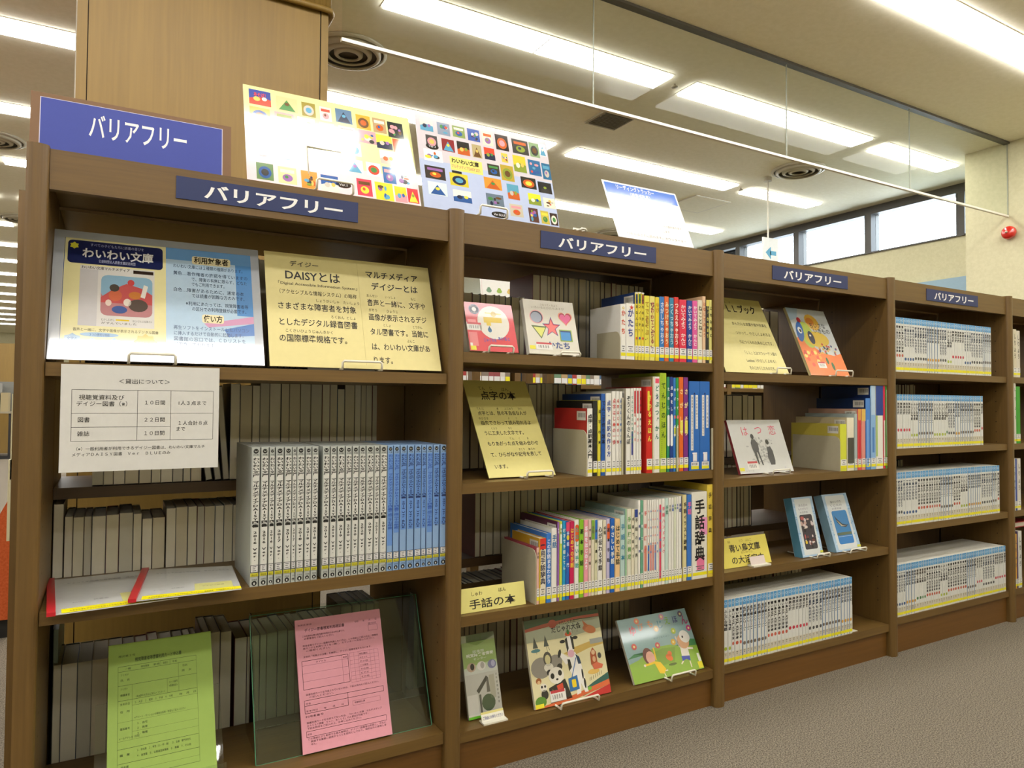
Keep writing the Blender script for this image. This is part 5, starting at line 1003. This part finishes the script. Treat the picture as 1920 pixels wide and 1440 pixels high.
for (b, xa, xb, z, h0, h1, n, where, dd) in SER:
    wds = [rnd.uniform(.8, 1.2) for _ in range(n)]; tot = sum(wds); x = xa; variants = {}
    pend = 0
    for i in range(n):
        w = (xb-xa)*wds[i]/tot; wq = round(w-.0004, 4)
        wq = min([.0125, .0145, .0165, .0185, .0205, .0225], key=lambda q_: abs(q_-(w-.0004)) if q_ <= w else 9)
        if pend == 0: ti = rnd.randrange(len(TT)); pend = rnd.randint(1, 6)
        pend -= 1
        key = (wq, ti)
        if key not in variants:
            t = thing('large_print_book', (0, 0, 0), None, 'book')
            series_cover(wq, dd, (h0+h1)/2).build('cover', t); MB().box((.001, .001, .002), (wq-.001, dd-.002, (h0+h1)/2-.0002), PAGEW).build('pages', t)
            H = (h0+h1)/2; s = Sheet(wq, H, 0, (.4, .4, 0)); s.ell(.5, .055, .38, .022, 'A8CCE8', 1, 10); s.ell(.5, .055, .2, .012, '4A8CC0', 2, 8)
            st = TT[ti]; s.vtext(.5, .15, .15+min(.5, .055*len(st)), st, ['101018', '1A1A24', '2A1A10', '102A4A'][ti % 4], .80, bold=.03)
            if ti in (2, 5): s.rect(0, .07, .16, .99, '3A78B0', 1)
            s.ell(.5, [.70, .76, .73, .76, .66, .75, .72, .74][ti], .36, .03, ['C8604A', 'A8B83A', '7A6A5A', '3A5A8A', 'C83A4A', 'D8A03A', '5A8A5A', '4A4A4A'][ti], 1, 8)
            s.rect(.06, .82, .94, .91, 'D2C8B0', 1); s.rect(.3, .835, .7, .845, '6A6A60', 2); s.rect(.35, .86, .65, .87, '6A6A60', 2); s.rect(0, .915, 1, .965, 'F0E420', 2)
            s.finish(t); variants[key] = t
        else: t = copy_tree(variants[key])
        t.location = (x, .0045+rnd.uniform(0, .0012), z+.0003)
        t['label'] = '%s blue-topped large print paperback from the left, %s' % (nth(i+1), where); t['group'] = 'blue-topped large print books, %s' % where
        x += w
t = thing('bookend', (2.4890, 0, .1197), 'thin cream bookend foot at the right end of the blue-topped row, third bay bottom shelf', 'bookend'); MB().box((-.001, .01, 0), (.03, .12, .001), hm).box((-.003, .01, 0), (-.001, .12, .10), hm).build('plate', t)
# fifth bay, the few books in the frame
for z, lst in ((1.0741, [(3.6125, .020, .262, '2E9A22', 'bright green file'), (3.6335, .030, .215, 'D6CCB0', 'cream book beside the green file'), (3.664, .030, .21, 'D8D0BC', 'pale book at the frame edge')]),
               (.7779, [(3.6125, .022, .285, 'C85A50', 'red and white book'), (3.6355, .018, .285, 'D8D4C4', 'white speckled book'), (3.6545, .035, .255, '2E9A22', 'green file at the frame edge')]),
               (.4803, [(3.6125, .012, .23, 'C8CCC4', 'thin pale book'), (3.6255, .015, .23, 'D8D8D0', 'white book'), (3.6415, .014, .228, '2E4A9A', 'blue-striped book'), (3.6565, .03, .23, 'D8D4C8', 'white book at the frame edge')]),
               (.1362, [(3.6125, .014, .235, 'C8B87A', 'yellowish book'), (3.6275, .018, .24, 'D8A03A', 'yellow-orange book'), (3.6465, .010, .25, '4A3A6A', 'dark slim book'), (3.6575, .03, .25, 'D8D8D0', 'white book at the frame edge')])):
    for x, w, h, c, lab in lst:
        row_book(x, x+w, h, z+.0003, c, 'しりょう' if c.startswith('D') or c.startswith('C') else '', '5A5A50', lab, {1.0741: 'top shelf of the fifth bay', .7779: 'second shelf of the fifth bay', .4803: 'third shelf of the fifth bay', .1362: 'bottom shelf of the fifth bay'}[z], .2)
t = thing('book', (3.62, .03, .3960), 'dark red book lying flat on top of the books, bottom shelf of the fifth bay', 'book'); MB().box((0, 0, 0), (.22, .15, .003), M('B02030', .4)).box((0, 0, .021), (.22, .15, .024), M('B02030', .4)).box((0, 0, .003), (.003, .15, .021), M('B02030', .4)).build('cover', t); MB().box((.003, .003, .003), (.217, .147, .021), PAGEW).build('pages', t)

# ---------------------------------------------------------------- books on the other side, page edges towards us
FC = ['8A8478', 'A8A290', '6A5A4A', '3A3A40', '7A3A34', '4A5A6A', 'B8B4A4', '5A4A3A']
PB = [M('E4DCC0', .85), M('ECE4CC', .85), M('DDD2B4', .85), M('D2CCB6', .85)]
def far_run(b, z, xs, xe, hf, yf=.303, dd=.15, dark=False, where='', wr=(.014, .032)):
    x = xs; n_ = 0; ff = None
    if dark and b > 0: ff = MB()
    while x < xe-.012:
        n_ += 1
        w = min(rnd.uniform(*wr), xe-x); h = hf(x)+rnd.uniform(-.002, .002); yy = yf+rnd.uniform(0, .004)
        cm = M(rnd.choice(FC), .5); w2 = w-.0008
        if ff:
            z_ = z+.0003; ff.box((x, yy, z_), (x+.001, yy+dd, z_+h), cm).box((x+w2-.001, yy, z_), (x+w2, yy+dd, z_+h), cm).box((x+.001, yy+.002, z_+.002), (x+w2-.001, yy+dd, z_+h-.0025), rnd.choice(PB)); x += w; continue
        t = thing('book', (x, yy, z+.0003), '%s page-edge book from the left, %s' % (nth(n_), where), 'book', 'page-edge books, %s' % where)
        MB().box((0, .0, 0), (.0007, dd, h), cm).box((w2-.0007, 0, 0), (w2, dd, h), cm).box((.0012, dd-.0012, 0), (w2-.0012, dd, h), cm).build('cover', t)
        MB().box((.0007, .001, .002), (w2-.0007, dd-.0013, h-.0025), rnd.choice(PB)).build('pages', t)
        x += w
    if ff: tag(ff.build('far_side_books'), 'row of page-edge books, %s' % where, 'books', None, 'stuff')
def stepf(*pairs):
    def f(x):
        for lim, v in pairs:
            if x < lim: return v
        return pairs[-1][1]
    return f
far_run(0, .742, .40, .80, stepf((.425, .245), (.47, .242), (.66, .262), (.68, .238), (.9, .256)), where='first bay above the disc cases', dark=True)
far_run(0, .742, .10, .335, lambda x: .25, where='first bay behind the lending notice', dark=True)
for i, (x, a) in enumerate(((.345, -9), (.366, -8), (.385, -5))):
    t = thing('book', (x, .305, .7425), 'leaning page-edge book %s, right of the lending notice' % ('nearest the notice', 'in the middle of three', 'farthest from the notice')[i], 'book', None, (0, math.radians(a), 0)); MB().box((0, 0, 0), (.0015, .15, .24), M('4A463E', .5)).box((.0145, 0, 0), (.016, .15, .24), M('4A463E', .5)).build('cover', t); MB().box((.0015, .002, .002), (.0145, .15, .237), PB[3]).build('pages', t)
far_run(0, .51, .0265, .047, lambda x: .198, where='first bay middle shelf, far left', wr=(.02, .021))
far_run(0, .51, .048, .205, lambda x: .1655, where='first bay, left half of the middle shelf')
far_run(0, .51, .206, .256, lambda x: .150, where='first bay, the short ones of the middle shelf')
far_run(0, .51, .258, .86, lambda x: .172, where='first bay, right half of the middle shelf')
far_run(0, .105, .033, .338, lambda x: .235, where='first bay behind the green forms')
far_run(0, .105, .340, .418, lambda x: .262, where='first bay, taller ones right of the green forms', yf=.292)
far_run(0, .105, .420, .690, lambda x: .237, where='first bay behind the acrylic easel')
far_run(0, .105, .692, .80, lambda x: .277, where='first bay, tall ones right behind the pink form')
far_run(0, 1.03, .08, .80, lambda x: .285, where='first bay above the posters', dark=True)
t = thing('document_case', (.0285, .34, .1055), 'pale grey-green curved file box at the left end of the bottom shelf, far side', 'file'); MB().prism([(0, 0), (.003, -.02), (.012, -.02), (.013, .2), (0, .2)], 0, .31, M('8A9C90', .4), 'z').build('case', t)
far_run(1, 1.078, .935, 1.27, lambda x: .200, where='second bay behind the square books', dark=True)
far_run(1, 1.078, 1.30, 1.76, lambda x: .28, where='second bay at the back of the top shelf', dark=True)
far_run(1, .742, .935, 1.50, lambda x: .264, where='second bay behind the braille card', dark=True)
far_run(1, .475, 1.098, 1.135, lambda x: .26, where='second bay, two pale narrow ones above the sign card', yf=.296, wr=(.018, .0185))
far_run(1, .475, 1.137, 1.70, lambda x: .255, where='second bay at the back of the third shelf', dark=True)
far_run(1, .105, .935, 1.70, lambda x: .292, where='second bay at the back of the bottom shelf', dark=True)
far_run(2, 1.078, 1.84, 2.46, lambda x: .24, where='third bay at the back of the top shelf', wr=(.03, .07), dark=True)
far_run(2, .742, 1.84, 2.36, lambda x: .238, where='third bay behind the ink-drawing book', wr=(.03, .06), dark=True)
far_run(2, .475, 1.84, 2.30, lambda x: .245, where='third bay above the large print sign', dark=True)
far_run(2, .105, 1.84, 2.60, lambda x: .25, where='third bay behind the blue-topped row', dark=True)
far_run(3, .742, 2.86, 3.4, lambda x: .30, where='fourth bay at the back of the second shelf', dark=True)
far_run(3, .475, 2.75, 3.30, lambda x: .22, where='fourth bay at the back of the third shelf', dark=True)
far_run(3, .105, 2.75, 3.20, lambda x: .30, where='fourth bay behind the bottom row', dark=True)
# another bookcase farther back, seen through the slits
t = thing('rear_bookcase', (1.35, 2.0, 0), 'another brown bookcase farther back seen through the slits between shelves', 'bookcase')
for z in (.1, .42, .74, 1.06, 1.385): MB().box((0, .002, z-.025), (4.4, .28, z), WOODX).build('shelf', t)
for k in range(6): MB().box((.88*k-.02, 0, 0), (.88*k+.02, .285, 1.40), WOODZ).build('side_panel', t)
MB().box((0, .284, .05), (4.4, .292, 1.38), SHADEWOOD).build('back_panel', t)
x = 1.62; dn = 0
while x < 4.75:
    dn += 1
    w = rnd.uniform(.03, .055)
    if min(abs((x+w/2-1.35) % .88), .88-abs((x+w/2-1.35) % .88)) < .045: x += .02; continue
    h = rnd.uniform(.20, .25); c = rnd.choice(['A83A34', '8A7A6A', 'C8C0AC', '4A6A8A', 'B89A6A', '6A8A6A', 'D8D0C0', '9A4A4A'])
    t = thing('book', (x, 2.004, 1.0605), 'distant white-labelled book glimpsed through the slits, %s from the left' % nth(dn) , 'book', 'distant books with white labels seen through the slits')
    MB().box((0, 0, 0), (w-.001, .16, h), M(c, .5)).build('cover', t); b = MB(); b.box((.002, -.0008, .006), (w-.003, -.0002, .038), LABW if rnd.random() < .75 else LABY); b.build('spine_label', t)
    x += w
o, s = board('leaf_notice', (1.585, 1.22, 1.372, .20, .16, 8, 0), .002, 'DCDAD0', 'white notice with three small leafy trees seen above the far books, second bay', 'notice')
s.frame(.04, .04, .96, .96, .0008, 'D06A5A'); 
for i, c in enumerate(('6A8A6A', '8AA83A', 'C8A84A')): s.ell(.22+.27*i, .45, .07, .06, c, 2); s.ell(.22+.27*i, .40, .045, .05, c, 3)
s.text(.15, .80, .12, 'おすすめの本', 'C8584A', w=.7, bold=.01); s.finish(o)
t = thing('side_table', (1.50, 1.15, 0), 'narrow wooden stand carrying the leaf notice behind the second bay', 'stand'); MB().box((0, 0, 1.345), (.45, .25, 1.37), WOODX).build('top', t)
for x in (.01, .40):
    for y in (.01, .20): MB().box((x, y, 0), (x+.04, y+.04, 1.345), WOODZ).build('leg', t)
